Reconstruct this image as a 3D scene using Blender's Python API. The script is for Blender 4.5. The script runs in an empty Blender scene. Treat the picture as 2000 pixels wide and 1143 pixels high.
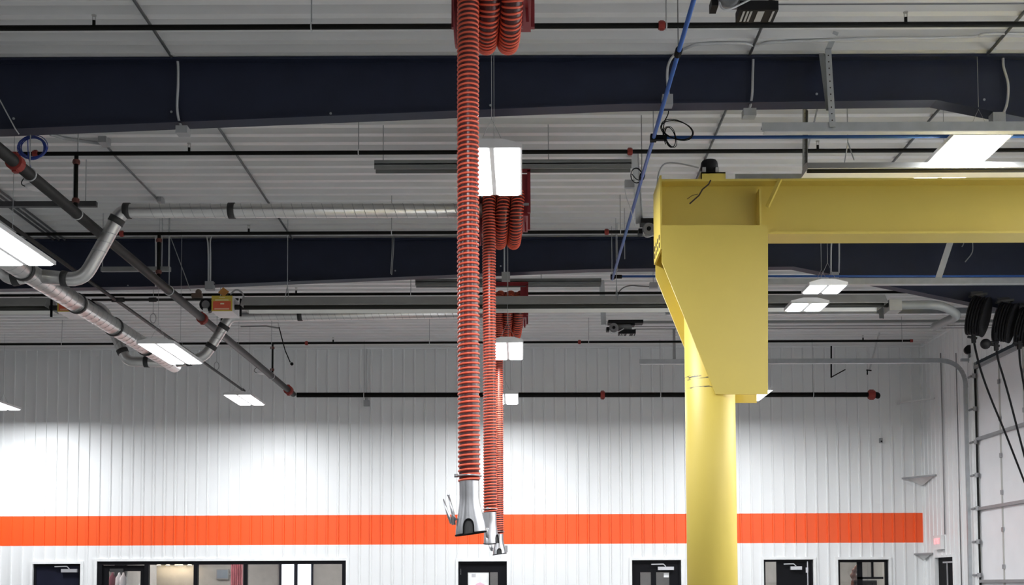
import bpy, math, random
from mathutils import Vector, Matrix
random.seed(7)
C = bpy.context.scene.collection
PI = math.pi

# ------------------------------------------------------------------ camera
F = 2300.0                     # focal length in pixels of the 2000 px wide frame
TH = math.radians(3.2)         # camera pitch
ROLL = math.radians(0.22)
EYE = 1.6
CX, CY = 1020.0, 1143.0 - F * math.tan(TH)
cam_d = bpy.data.cameras.new('camera')
cam = bpy.data.objects.new('camera', cam_d); C.objects.link(cam)
cam_d.sensor_fit = 'HORIZONTAL'; cam_d.sensor_width = 36.0
cam_d.lens = F / 2000.0 * 36.0
cam_d.shift_x = (1000.0 - CX) / 2000.0
cam_d.shift_y = (CY - 571.5) / 2000.0
cam_d.clip_start = 0.1; cam_d.clip_end = 200
R3 = Matrix.Rotation(PI / 2 + TH, 3, 'X') @ Matrix.Rotation(-ROLL, 3, 'Z')
cam.matrix_world = Matrix.Translation((0, 0, EYE)) @ R3.to_4x4()
bpy.context.scene.camera = cam

def ray(x, y):
    return R3 @ Vector(((x - CX) / F, -(y - CY) / F, -1.0))
def P(x, y, d):                # point on the vertical plane at distance d
    v = ray(x, y); v = v * (d / v.y); return Vector((v.x, v.y, v.z + EYE))
def PZ(x, y, h):               # point on the level plane h above the eye
    v = ray(x, y); v = v * (h / v.z); return Vector((v.x, v.y, v.z + EYE))
def PX(x, y, X):               # point on the side plane at X
    v = ray(x, y); v = v * (X / v.x); return Vector((v.x, v.y, v.z + EYE))
def V(x, y, h): return Vector((x, y, EYE + h))

BACK, RIGHT, LEFT, FRONT = 24.7, 8.46, -14.5, -7.0
CEIL = 5.05

# --------------------------------------------------------------- materials
MATS = {}
def mat(name, col, rough=0.5, metal=0.0, var=0.06, scale=6.0, bump=0.0, spec=0.5, coat=0.0):
    if name in MATS: return MATS[name]
    m = bpy.data.materials.new(name); m.use_nodes = True
    nt = m.node_tree; b = nt.nodes['Principled BSDF']
    tc = nt.nodes.new('ShaderNodeTexCoord'); nz = nt.nodes.new('ShaderNodeTexNoise')
    nz.inputs['Scale'].default_value = scale; nz.inputs['Detail'].default_value = 4
    nt.links.new(tc.outputs['Object'], nz.inputs['Vector'])
    rp = nt.nodes.new('ShaderNodeValToRGB')
    rp.color_ramp.elements[0].position = 0.3; rp.color_ramp.elements[1].position = 0.7
    c = Vector(col)
    rp.color_ramp.elements[0].color = (*(c * (1 - var)), 1)
    rp.color_ramp.elements[1].color = (*[min(1, k) for k in c * (1 + var)], 1)
    nt.links.new(nz.outputs['Fac'], rp.inputs['Fac'])
    nt.links.new(rp.outputs['Color'], b.inputs['Base Color'])
    b.inputs['Roughness'].default_value = rough; b.inputs['Metallic'].default_value = metal
    b.inputs['Specular IOR Level'].default_value = spec
    b.inputs['Coat Weight'].default_value = coat
    if bump:
        bp = nt.nodes.new('ShaderNodeBump'); bp.inputs['Strength'].default_value = bump
        nt.links.new(nz.outputs['Fac'], bp.inputs['Height']); nt.links.new(bp.outputs['Normal'], b.inputs['Normal'])
    MATS[name] = m
    return m
def emit(name, col, s):
    if name in MATS: return MATS[name]
    m = bpy.data.materials.new(name); m.use_nodes = True
    b = m.node_tree.nodes['Principled BSDF']
    b.inputs['Base Color'].default_value = (0.8, 0.8, 0.8, 1)
    b.inputs['Emission Color'].default_value = (*col, 1); b.inputs['Emission Strength'].default_value = s
    MATS[name] = m
    return m
def pane_mat():
    m = bpy.data.materials.new('clear_pane'); m.use_nodes = True
    nt = m.node_tree; nt.nodes.remove(nt.nodes['Principled BSDF'])
    out = nt.nodes['Material Output']
    tr = nt.nodes.new('ShaderNodeBsdfTransparent'); gl = nt.nodes.new('ShaderNodeBsdfGlossy'); mx = nt.nodes.new('ShaderNodeMixShader')
    gl.inputs['Roughness'].default_value = 0.02; tr.inputs['Color'].default_value = (.95, .96, .96, 1)
    mx.inputs['Fac'].default_value = 0.05
    nt.links.new(tr.outputs[0], mx.inputs[1]); nt.links.new(gl.outputs[0], mx.inputs[2]); nt.links.new(mx.outputs[0], out.inputs['Surface'])
    return m
def wall_mat(name, stripe=None):
    m = bpy.data.materials.new(name); m.use_nodes = True
    nt = m.node_tree; b = nt.nodes['Principled BSDF']
    geo = nt.nodes.new('ShaderNodeNewGeometry')
    nz = nt.nodes.new('ShaderNodeTexNoise'); nz.inputs['Scale'].default_value = 1.3
    nt.links.new(geo.outputs['Position'], nz.inputs['Vector'])
    rp = nt.nodes.new('ShaderNodeValToRGB')
    rp.color_ramp.elements[0].color = (.80, .81, .82, 1); rp.color_ramp.elements[1].color = (.86, .87, .87, 1)
    nt.links.new(nz.outputs['Fac'], rp.inputs['Fac'])
    last = rp.outputs['Color']
    if stripe:
        z0, z1 = stripe
        sp = nt.nodes.new('ShaderNodeSeparateXYZ'); nt.links.new(geo.outputs['Position'], sp.inputs[0])
        a = nt.nodes.new('ShaderNodeMath'); a.operation = 'GREATER_THAN'; a.inputs[1].default_value = z0
        c = nt.nodes.new('ShaderNodeMath'); c.operation = 'LESS_THAN'; c.inputs[1].default_value = z1
        k = nt.nodes.new('ShaderNodeMath'); k.operation = 'MULTIPLY'
        nt.links.new(sp.outputs['Z'], a.inputs[0]); nt.links.new(sp.outputs['Z'], c.inputs[0])
        nt.links.new(a.outputs[0], k.inputs[0]); nt.links.new(c.outputs[0], k.inputs[1])
        mx = nt.nodes.new('ShaderNodeMixRGB'); mx.inputs[2].default_value = (.93, .105, .016, 1)
        nt.links.new(k.outputs[0], mx.inputs[0]); nt.links.new(last, mx.inputs[1]); last = mx.outputs[0]
    nt.links.new(last, b.inputs['Base Color'])
    b.inputs['Roughness'].default_value = .45
    return m

M_wall = wall_mat('white_wall_panel', (EYE + .858, EYE + 1.482))
M_wall2 = wall_mat('white_side_panel')
M_ceil = mat('white_ceiling_panel', (.78, .78, .775), .4, 0, .03, 1.5)
M_floor = mat('sealed_concrete', (.10, .10, .098), .35, 0, .1, 1.2)
M_navy = mat('navy_paint', (.019, .024, .047), .5, 0, .1, 3, 0, .3)
M_yel = mat('yellow_paint', (.60, .46, .085), .38, 0, .03, 2)
M_black = mat('black_pipe_paint', (.006, .006, .005), .7, 0, .1, 6, 0, .15)
M_dpipe = mat('dark_grey_pipe', (.030, .029, .028), .5, 0, .1, 6, 0, .3)
M_red = mat('red_coupling', (.27, .028, .02), .55)
M_rust = mat('dull_red_coupling', (.12, .035, .028), .6)
M_dred = mat('dark_red_paint', (.22, .015, .022), .45)
M_hose = mat('brown_hose_rubber', (.075, .014, .014), .32)
M_rib = mat('orange_hose_rib', (.80, .125, .065), .33)
M_alu = mat('brushed_aluminium', (.52, .52, .54), .33, 1.0, .08, 14)
M_duct = mat('galvanised_duct', (.66, .655, .64), .33, .9, .03, 5)
M_band = mat('dark_duct_band', (.035, .035, .035), .6)
M_galv = mat('galvanised_strut', (.42, .44, .46), .45, .6, .08, 8)
M_dgalv = mat('dull_grey_channel', (.24, .25, .25), .5, .3)
M_grey = mat('grey_conduit', (.40, .41, .42), .5, .3)
M_lite = mat('light_conduit', (.62, .63, .64), .45, .2)
M_dk = mat('dark_ceiling_conduit', (.16, .165, .17), .5, .2)
M_blue = mat('blue_air_pipe', (.035, .12, .42), .35)
M_bcab = mat('blue_cable', (.025, .055, .30), .45)
M_cab = mat('black_cable', (.006, .006, .007), .7, 0, .1, 6, 0, .15)
M_white = mat('white_plastic', (.82, .82, .82), .4)
M_casing = mat('white_casing', (.85, .86, .86), .4)
M_dframe = mat('black_door_paint', (.006, .006, .008), .6, 0, .1, 5, 0, .12)
M_dnavy = mat('navy_door_paint', (.009, .010, .022), .55, 0, .1, 5, 0, .15)
M_closer = mat('silver_closer', (.55, .55, .58), .4, .6)
M_refl = mat('polished_reflector', (.92, .91, .86), .35, .6, .04, 4)
M_skirt = mat('dull_reflector_outside', (.34, .34, .33), .45, .4)
M_tube = mat('black_heater_tube', (.014, .014, .010), .55)
M_panel = mat('door_section_white', (.83, .83, .85), .45, 0, .03, 2)
M_strutd = mat('door_strut_grey', (.34, .34, .35), .45, .5)
M_weather = mat('black_weather_seal', (.006, .006, .006), .7)
M_house = mat('fixture_housing', (.7, .7, .7), .4)
M_diff = emit('lit_diffuser', (.94, .97, 1.0), 8.0)
M_exit = emit('lit_exit_letters', (1.0, .10, .12), 1.1)
M_room = mat('beige_office_wall', (.46, .45, .435), .6)
M_dkroom = mat('dark_room_backing', (.045, .045, .048), .6)
M_roomd = mat('grey_office_wall', (.36, .36, .38), .6)
M_roomlamp = emit('office_lamp', (1.0, .95, .88), 22.0)
M_spot = emit('warm_spot_lamp', (1.0, .78, .5), 60.0)
M_sky = emit('daylight_outside', (.86, .92, 1.0), 1.6)
M_shirt = mat('white_cloth', (.78, .78, .82), .8)
M_pink = mat('pink_cloth', (.62, .25, .30), .8)
M_maroon = mat('maroon_cloth', (.22, .06, .09), .8)
M_screen = mat('grey_screen', (.26, .31, .37), .3)
M_paper = mat('white_paper', (.88, .88, .88), .7)
M_brown = mat('red_brown_cloth', (.16, .05, .03), .8)
M_orange = mat('orange_tag', (.50, .22, .05), .6)
M_labred = mat('heater_label_red', (.62, .10, .05), .6)
M_labyel = mat('heater_label_yellow', (.55, .42, .06), .6)
M_labink = mat('label_print', (.78, .70, .50), .6)
M_hole = mat('dark_hole', (.03, .018, .01), .9)
M_motor = mat('black_motor_enamel', (.008, .008, .009), .55, 0, .1, 6, 0, .2)
M_wheel = mat('grey_cast_wheel', (.2, .2, .205), .45, .3)
M_silv = mat('label_silver', (.45, .45, .43), .5)
M_pane = pane_mat()
def scuff_mat():
    m = bpy.data.materials.new('yellow_paint_scuffed'); m.use_nodes = True
    nt = m.node_tree; b = nt.nodes['Principled BSDF']
    geo = nt.nodes.new('ShaderNodeNewGeometry'); sp = nt.nodes.new('ShaderNodeSeparateXYZ')
    nt.links.new(geo.outputs['Position'], sp.inputs[0])
    mp = nt.nodes.new('ShaderNodeMapping'); mp.inputs['Scale'].default_value = (7, 7, 60)
    nz = nt.nodes.new('ShaderNodeTexNoise'); nz.inputs['Scale'].default_value = 1.0; nz.inputs['Detail'].default_value = 5
    nt.links.new(geo.outputs['Position'], mp.inputs[0]); nt.links.new(mp.outputs[0], nz.inputs['Vector'])
    acc = None
    for zc, w in ((EYE + 1.862, .020), (EYE + 1.762, .010)):
        s = nt.nodes.new('ShaderNodeMath'); s.operation = 'SUBTRACT'; s.inputs[1].default_value = zc
        a = nt.nodes.new('ShaderNodeMath'); a.operation = 'ABSOLUTE'
        l = nt.nodes.new('ShaderNodeMath'); l.operation = 'LESS_THAN'; l.inputs[1].default_value = w
        nt.links.new(sp.outputs['Z'], s.inputs[0]); nt.links.new(s.outputs[0], a.inputs[0]); nt.links.new(a.outputs[0], l.inputs[0])
        if acc is None: acc = l.outputs[0]
        else:
            ad = nt.nodes.new('ShaderNodeMath'); ad.operation = 'ADD'
            nt.links.new(acc, ad.inputs[0]); nt.links.new(l.outputs[0], ad.inputs[1]); acc = ad.outputs[0]
    g = nt.nodes.new('ShaderNodeMath'); g.operation = 'GREATER_THAN'; g.inputs[1].default_value = .56
    nt.links.new(nz.outputs['Fac'], g.inputs[0])
    k = nt.nodes.new('ShaderNodeMath'); k.operation = 'MULTIPLY'
    nt.links.new(acc, k.inputs[0]); nt.links.new(g.outputs[0], k.inputs[1])
    mx = nt.nodes.new('ShaderNodeMixRGB'); mx.inputs[1].default_value = (.60, .46, .085, 1); mx.inputs[2].default_value = (.05, .045, .02, 1)
    nt.links.new(k.outputs[0], mx.inputs[0]); nt.links.new(mx.outputs[0], b.inputs['Base Color'])
    b.inputs['Roughness'].default_value = .5
    return m
M_scuff = scuff_mat()

# ------------------------------------------------------------ mesh builder
OFF = {}
class MB:
    def __init__(s): s.v = []; s.f = []; s.m = []
    def quadbox(s, c8):
        n = len(s.v); s.v += [Vector(p) for p in c8]
        for q in ((0, 3, 2, 1), (4, 5, 6, 7), (0, 1, 5, 4), (1, 2, 6, 5), (2, 3, 7, 6), (3, 0, 4, 7)):
            s.f.append(tuple(n + i for i in q))
        return s
    def box(s, a, b):
        x0, x1 = sorted((a[0], b[0])); y0, y1 = sorted((a[1], b[1])); z0, z1 = sorted((a[2], b[2]))
        return s.quadbox([(x0, y0, z0), (x1, y0, z0), (x1, y1, z0), (x0, y1, z0), (x0, y0, z1), (x1, y0, z1), (x1, y1, z1), (x0, y1, z1)])
    def bar(s, a, b, w, t, up=(0, 0, 1)):       # rectangular bar from a to b
        a = Vector(a); b = Vector(b); d = (b - a).normalized(); u = Vector(up)
        if abs(d.dot(u)) > .95: u = Vector((0, 1, 0)) if abs(d.y) < .9 else Vector((1, 0, 0))
        r = d.cross(u).normalized(); u = r.cross(d)
        r = r * w / 2; u = u * t / 2
        return s.quadbox([a - r - u, a + r - u, b + r - u, b - r - u, a - r + u, a + r + u, b + r + u, b - r + u])
    def prism(s, poly, vec):                    # polygon (list of points) extruded along vec
        n = len(s.v); k = len(poly); vec = Vector(vec)
        s.v += [Vector(p) for p in poly] + [Vector(p) + vec for p in poly]
        s.f.append(tuple(range(n + k - 1, n - 1, -1))); s.f.append(tuple(range(n + k, n + 2 * k)))
        for i in range(k):
            j = (i + 1) % k; s.f.append((n + i, n + j, n + k + j, n + k + i))
        return s
    def tube(s, pts, r, n=10, caps=True, closed=False):
        pts = [Vector(p) for p in pts]; rs = r if isinstance(r, (list, tuple)) else [r] * len(pts)
        k = len(pts); base = len(s.v); prev = None
        for i, p in enumerate(pts):
            if closed: d = pts[(i + 1) % k] - pts[i - 1]
            else: d = pts[min(i + 1, k - 1)] - pts[max(i - 1, 0)]
            d = d.normalized() if d.length > 1e-9 else Vector((0, 0, 1))
            if prev is None:
                u = Vector((0, 0, 1)) if abs(d.z) < .9 else Vector((0, 1, 0))
                u = (u - d * u.dot(d)).normalized()
            else:
                u = (prev - d * prev.dot(d)).normalized()
            prev = u; w = d.cross(u)
            for j in range(n):
                a = 2 * PI * j / n
                s.v.append(p + (u * math.cos(a) + w * math.sin(a)) * rs[i])
        for i in range(k if closed else k - 1):
            b0 = base + i * n; b1 = base + ((i + 1) % k) * n
            for j in range(n):
                jj = (j + 1) % n; s.f.append((b0 + j, b0 + jj, b1 + jj, b1 + j))
        if caps and not closed:
            s.f.append(tuple(base + j for j in range(n - 1, -1, -1))); s.f.append(tuple(base + (k - 1) * n + j for j in range(n)))
        return s
    def cyl(s, a, b, r, n=20): return s.tube([a, b], r, n)
    def ball(s, c, r, n=12, sz=1.0):
        c = Vector(c); k = n // 2; pts = []; rs = []
        for i in range(k + 1):
            a = PI * i / k; pts.append(c + Vector((0, 0, -math.cos(a) * r * sz))); rs.append(max(math.sin(a) * r, r * .02))
        return s.tube(pts, rs, n)
    def build(s, name, m, parent=None, smooth=False):
        me = bpy.data.meshes.new(name)
        off = OFF.get(parent.name, Vector()) if parent is not None else Vector()
        me.from_pydata([tuple(Vector(p) - off) for p in s.v], [], s.f)
        me.materials.append(m)
        if smooth:
            me.polygons.foreach_set('use_smooth', [len(p.vertices) == 4 for p in me.polygons])
        o = bpy.data.objects.new(name, me); C.objects.link(o)
        if parent is not None: o.parent = parent
        OFF[o.name] = off
        return o
def tag(o, label=None, cat=None, group=None, kind=None):
    if label: o['label'] = label
    if cat: o['category'] = cat
    if group: o['group'] = group
    if kind: o['kind'] = kind
    return o
def thing(name, loc, label, cat, group=None, kind=None):
    o = bpy.data.objects.new(name, None); C.objects.link(o); o.location = loc
    o.empty_display_size = .1
    OFF[o.name] = Vector(loc)
    return tag(o, label, cat, group, kind)
def single(mb, name, m, label, cat, group=None, smooth=False, kind=None):
    return tag(mb.build(name, m, None, smooth), label, cat, group, kind)
def smooth_path(pts, n=8):                       # Catmull-Rom through the points
    pts = [Vector(p) for p in pts]; q = [pts[0] * 2 - pts[1]] + pts + [pts[-1] * 2 - pts[-2]]; out = []
    for i in range(1, len(q) - 2):
        p0, p1, p2, p3 = q[i - 1:i + 3]
        for k in range(n):
            t = k / n
            out.append(.5 * ((2 * p1) + (p2 - p0) * t + (2 * p0 - 5 * p1 + 4 * p2 - p3) * t * t + (3 * p1 - p0 - 3 * p2 + p3) * t ** 3))
    out.append(pts[-1]); return out
def bend(a, b, c, r, n=8):                       # rounded corner at b
    a, b, c = Vector(a), Vector(b), Vector(c)
    p = b + (a - b).normalized() * r; q = b + (c - b).normalized() * r
    return [p * (1 - t) ** 2 + b * 2 * t * (1 - t) + q * t * t for t in [i / n for i in range(n + 1)]]

# ------------------------------------------------------------ room shell
def ribs(a0, a1, pitch, rw, rh, ch):
    out = [(a0, 0.0)]; a = a0 + pitch * .5
    while a + rw / 2 + ch < a1:
        out += [(a - rw / 2 - ch, 0), (a - rw / 2, rh), (a + rw / 2, rh), (a + rw / 2 + ch, 0)]
        a += pitch
    out.append((a1, 0.0)); return out
def panel_wall(name, m, prof, openings, ztop, pt):
    """prof: (along, out) pairs; openings: (a0, a1, z); pt(along, out, z) -> point"""
    def at(a):
        for (p, q) in zip(prof, prof[1:]):
            if p[0] <= a <= q[0]:
                t = 0 if q[0] == p[0] else (a - p[0]) / (q[0] - p[0]); return p[1] + t * (q[1] - p[1])
        return 0
    br = sorted(set([p[0] for p in prof] + [e for o in openings for e in o[:2]]))
    b = MB()
    for a0, a1 in zip(br, br[1:]):
        mid = (a0 + a1) / 2; z0 = 0
        for o in openings:
            if o[0] < mid < o[1]: z0 = o[2]
        n = len(b.v)
        for a, z in ((a0, z0), (a1, z0), (a1, ztop), (a0, ztop)): b.v.append(Vector(pt(a, at(a), z)))
        b.f.append((n, n + 1, n + 2, n + 3))
    return tag(b.build(name, m), kind='structure')

OPEN = []                                       # openings of the back wall (x0, x1, ztop)
for x0, x1, y in ((65, 158, 1102), (190, 676, 1097), (895, 990, 1097), (1234, 1330, 1094.5), (1491, 1588, 1093.5), (1636, 1735, 1093.5)):
    a, b2 = P(x0, y, BACK), P(x1, y, BACK); OPEN.append((a.x, b2.x, a.z))
ZC = EYE + CEIL
panel_wall('wall_back', M_wall, ribs(LEFT, RIGHT, .2286, .028, .024, .010), OPEN, ZC + .055, lambda a, o, z: (a, BACK - o, z))
pd0, pd1 = PX(1828, 1090, RIGHT), PX(1863, 1090, RIGHT)
OD = (17.8, 21.85, EYE + 4.12)                  # overhead door opening along the right wall
panel_wall('wall_right', M_wall2, ribs(FRONT, BACK, .2286, .030, .014, .010),
           [(pd1.y, pd0.y, pd0.z), (OD[0], OD[1], OD[2]), (12.25, 16.2, OD[2]), (6.6, 10.6, OD[2])], ZC + .055, lambda a, o, z: (RIGHT - o, a, z))
M_wall4 = mat('grey_end_wall', (.42, .42, .42), .6)
M_wall3 = mat('grey_block_wall', (.30, .30, .30), .6)
tag(MB().box((LEFT - .1, FRONT, 0), (LEFT, BACK, ZC + .055)).build('wall_left', M_wall3), kind='structure')
tag(MB().box((LEFT, FRONT - .1, 0), (RIGHT, FRONT, ZC + .055)).build('wall_front', M_wall4), kind='structure')
tag(MB().box((LEFT - .1, FRONT - .1, -.1), (RIGHT + .3, 30, 0)).build('floor', M_floor), kind='structure')
cb = MB()
pr = ribs(FRONT, BACK, .25, .085, .085, .012)
for (a, o), (a2, o2) in zip(pr, pr[1:]):
    n = len(cb.v)
    for X_, (aa, oo) in ((LEFT, (a, o)), (RIGHT, (a, o)), (RIGHT, (a2, o2)), (LEFT, (a2, o2))):
        cb.v.append(Vector((X_, aa, ZC + .055 - oo)))
    cb.f.append((n, n + 3, n + 2, n + 1))
tag(cb.build('ceiling', M_ceil), kind='structure')
# corner trims
tag(MB().box((RIGHT - .05, BACK - .05, 0), (RIGHT, BACK, ZC)).build('trim_1', M_casing), kind='structure')
tag(MB().bar((RIGHT - .02, FRONT, ZC - .03), (RIGHT - .02, BACK, ZC - .03), .06, .06).build('trim_2', M_wall2), kind='structure')
tag(MB().bar((LEFT, BACK - .03, ZC - .03), (RIGHT, BACK - .03, ZC - .03), .06, .05).build('trim_3', M_wall2), kind='structure')

# ------------------------------------------------------------ rafters
def rafter(d, label, bolts):
    fw = .09
    pts = [(-13.9, 4.33 - .35 * .3), (-4.94, 4.33), (.97, 4.553), (3.93, 4.58), (6.35, 4.07), (8.40, 3.64)]
    r = thing('steel_rafter', V(0, d, 4.6), label, 'rafter', 'navy steel rafters')
    web = MB().prism([V(x, d - .006, h) for x, h in pts] + [V(8.40, d - .006, CEIL - .06), V(-13.9, d - .006, CEIL - .06)], (0, .012, 0))
    web.build('web', M_navy, r)
    fl = MB()
    for (x0, h0), (x1, h1) in zip(pts, pts[1:]):
        fl.quadbox([V(x0, d - fw, h0 - .012), V(x1, d - fw, h1 - .012), V(x1, d + fw, h1 - .012), V(x0, d + fw, h0 - .012),
                    V(x0, d - fw, h0), V(x1, d - fw, h1), V(x1, d + fw, h1), V(x0, d + fw, h0)])
    fl.build('bottom_flange', M_navy, r)
    MB().box(V(-13.9, d - fw, CEIL - .06), V(8.40, d + fw, CEIL - .036)).build('top_flange', M_navy, r)
    for bx, by in bolts:
        p = P(bx, by, d - .012); MB().cyl(p, p + Vector((0, -.008, 0)), .012, 8).build('bolt', M_galv, r)
R1, R2 = 10.99, 16.83
rafter(R1, 'deep navy steel rafter nearest the camera across the top of the hall', [(27, 232), (335, 219), (646, 222), (958, 206), (1595, 184), (1922, 195)])
rafter(R2, 'navy steel rafter farther back behind the yellow crane', [(250, 558), (566, 549), (772, 529), (978, 520)])

# ------------------------------------------------------------ sprinkler pipework
HB = 4.575
def rod(parent, x, d, h0, h1, name='hanger_rod', r=.006, m=None):
    return MB().tube([V(x, d, h0), V(x, d, h1)], r, 6).build(name, m or M_grey, parent)
def on_line(px, py, d): return P(px, py, d).x
def coupling(parent, a, axis, r, w=.05, m=None):
    a = Vector(a); ax = Vector(axis).normalized()
    o = MB().tube([a - ax * w, a - ax * w * .9, a + ax * w * .9, a + ax * w], [r * 1.1, r * 1.55, r * 1.55, r * 1.1], 14)
    side = Vector((0, 0, 1)) if abs(ax.z) < .5 else Vector((1, 0, 0))
    for s_ in (1, -1): o.bar(a + side * r * 1.3 * s_ - ax * w * .6, a + side * r * 1.3 * s_ + ax * w * .6, r * .8, r * 1.0)
    return o.build('coupling', m or M_red, parent)
def branch(d, x0, x1, label, red, heads, hangers, riser=None, endcap=False):
    t = thing('sprinkler_branch_pipe', V(x0, d, HB), label, 'sprinkler pipe', 'black sprinkler branch pipes under the roof')
    MB().cyl(V(x0, d, HB), V(x1, d, HB), .022, 14).build('pipe', M_black, t, True)
    yy = None
    def X(px): 
        # X of a pixel column on this pipe
        v = ray(px, 400); s = (d * math.cos(TH) + HB * math.sin(TH)) / F; return (px - CX) * s
    for px in red: coupling(t, V(X(px), d, HB), (1, 0, 0), .022, .028)
    for px in heads:
        h = MB().cyl(V(X(px), d, HB + .015), V(X(px), d, HB + .06), .014, 8); hd = h.build('sprinkler_head', M_black, t)
        f = MB(); 
        for s_ in (-1, 1): f.bar(V(X(px) + s_ * .012, d, HB + .06), V(X(px) + s_ * .012, d, HB + .10), .005, .008)
        f.cyl(V(X(px), d, HB + .10), V(X(px), d, HB + .107), .02, 10); f.build('head_frame', M_silv, hd)
    for px in hangers:
        r_ = rod(t, X(px), d, HB + .03, CEIL + .02)
        rg = MB(); c = V(X(px), d, HB)
        rg.tube([c + Vector((0, math.cos(a) * .027, math.sin(a) * .034)) for a in [2 * PI * k / 14 for k in range(14)]], .006, 6, closed=True)
        rg.build('hanger_ring', M_lite, r_)
    if riser:
        h1 = riser; x = -4.7
        MB().cyl(V(x, d, HB), V(x, d, h1), .022, 12).build('riser', M_black, t, True)
        coupling(t, V(x, d, HB - .09), (0, 0, 1), .022, .025, M_rust); coupling(t, V(x, d, h1 + .09), (0, 0, 1), .022, .025, M_rust)
    if endcap: MB().cyl(V(x1 - .02, d, HB), V(x1 + .03, d, HB), .03, 12).build('end_cap', M_red, t)
    return t
branch(9.41, -13.5, 8.2, 'black sprinkler branch pipe along the top edge of the picture', [1296], [187, 969, 1773], [612, 1305])
branch(12.22, -13.5, 8.2, 'black sprinkler branch pipe just behind the nearest navy rafter', [72, 1233], [372, 1600], [703], 3.98)
branch(15.06, -13.5, 8.2, 'black sprinkler branch pipe in front of the farther navy rafter', [240, 1187], [488], [767, 1214], 3.98)
branch(18.28, -13.5, 8.2, 'black sprinkler branch pipe just behind the farther navy rafter', [], [580], [804], 3.98)
branch(22.0, -13.5, 7.35, 'black sprinkler branch pipe highest above the back wall stripe, ending near the corner', [600, 1133], [652, 1687], [122, 840, 1151, 1763], 3.98, True)

t = thing('sprinkler_main', V(-4.7, 12, 3.94), 'thick dark grey sprinkler main running diagonally down the left side', 'sprinkler pipe')
MB().cyl(V(-4.7, 6.0, 3.94), V(-4.7, 24.05, 3.94), .057, 20).build('pipe', M_dpipe, t, True)
for px, py in ((30, 318), (395, 620)):
    q = PX(px, py, -4.7); coupling(t, V(-4.7, q.y, 3.94), (0, 1, 0), .052, .05)
coupling(t, V(-4.7, 23.55, 3.94), (0, 1, 0), .06, .07)
for px, py in ((58, 340), (150, 415), (330, 570), (430, 653), (530, 735)):
    q = PX(px, py, -4.7)
    s_ = MB().tube([V(-4.7 + math.cos(a) * .062, q.y, 3.94 + math.sin(a) * .062) for a in [2 * PI * k / 18 for k in range(18)]], .007, 6, closed=True).build('strap', M_lite, t)
    rod(t, -4.7, q.y, 4.0, CEIL + .02)
t = thing('sprinkler_header', V(1, 24.0, 3.91), 'black horizontal sprinkler header pipe low along the back wall', 'sprinkler pipe')
MB().cyl(V(-4.62, 24.0, 3.915), V(7.2, 24.0, 3.875), .05, 18).build('pipe', M_black, t, True)
coupling(t, V(1.66, 24.0, 3.89), (1, 0, 0), .05, .045)
coupling(t, V(7.18, 24.0, 3.875), (1, 0, 0), .058, .07)
MB().tube(bend(V(7.2, 24, 3.875), V(7.32, 24, 3.875), V(7.28, 24.3, 3.72), .06), .06, 14).build('elbow', M_black, t, True)
for px in (711, 1290, 1588):
    x = P(px, 770, 24.0).x; r_ = rod(t, x, 24.0, 3.95, CEIL + .02)
    MB().tube([V(x, 24.0 + math.cos(a) * .056, 3.895 + math.sin(a) * .06) for a in [2 * PI * k / 16 for k in range(16)]], .008, 6, closed=True).build('hanger_ring', M_lite, r_)

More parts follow.
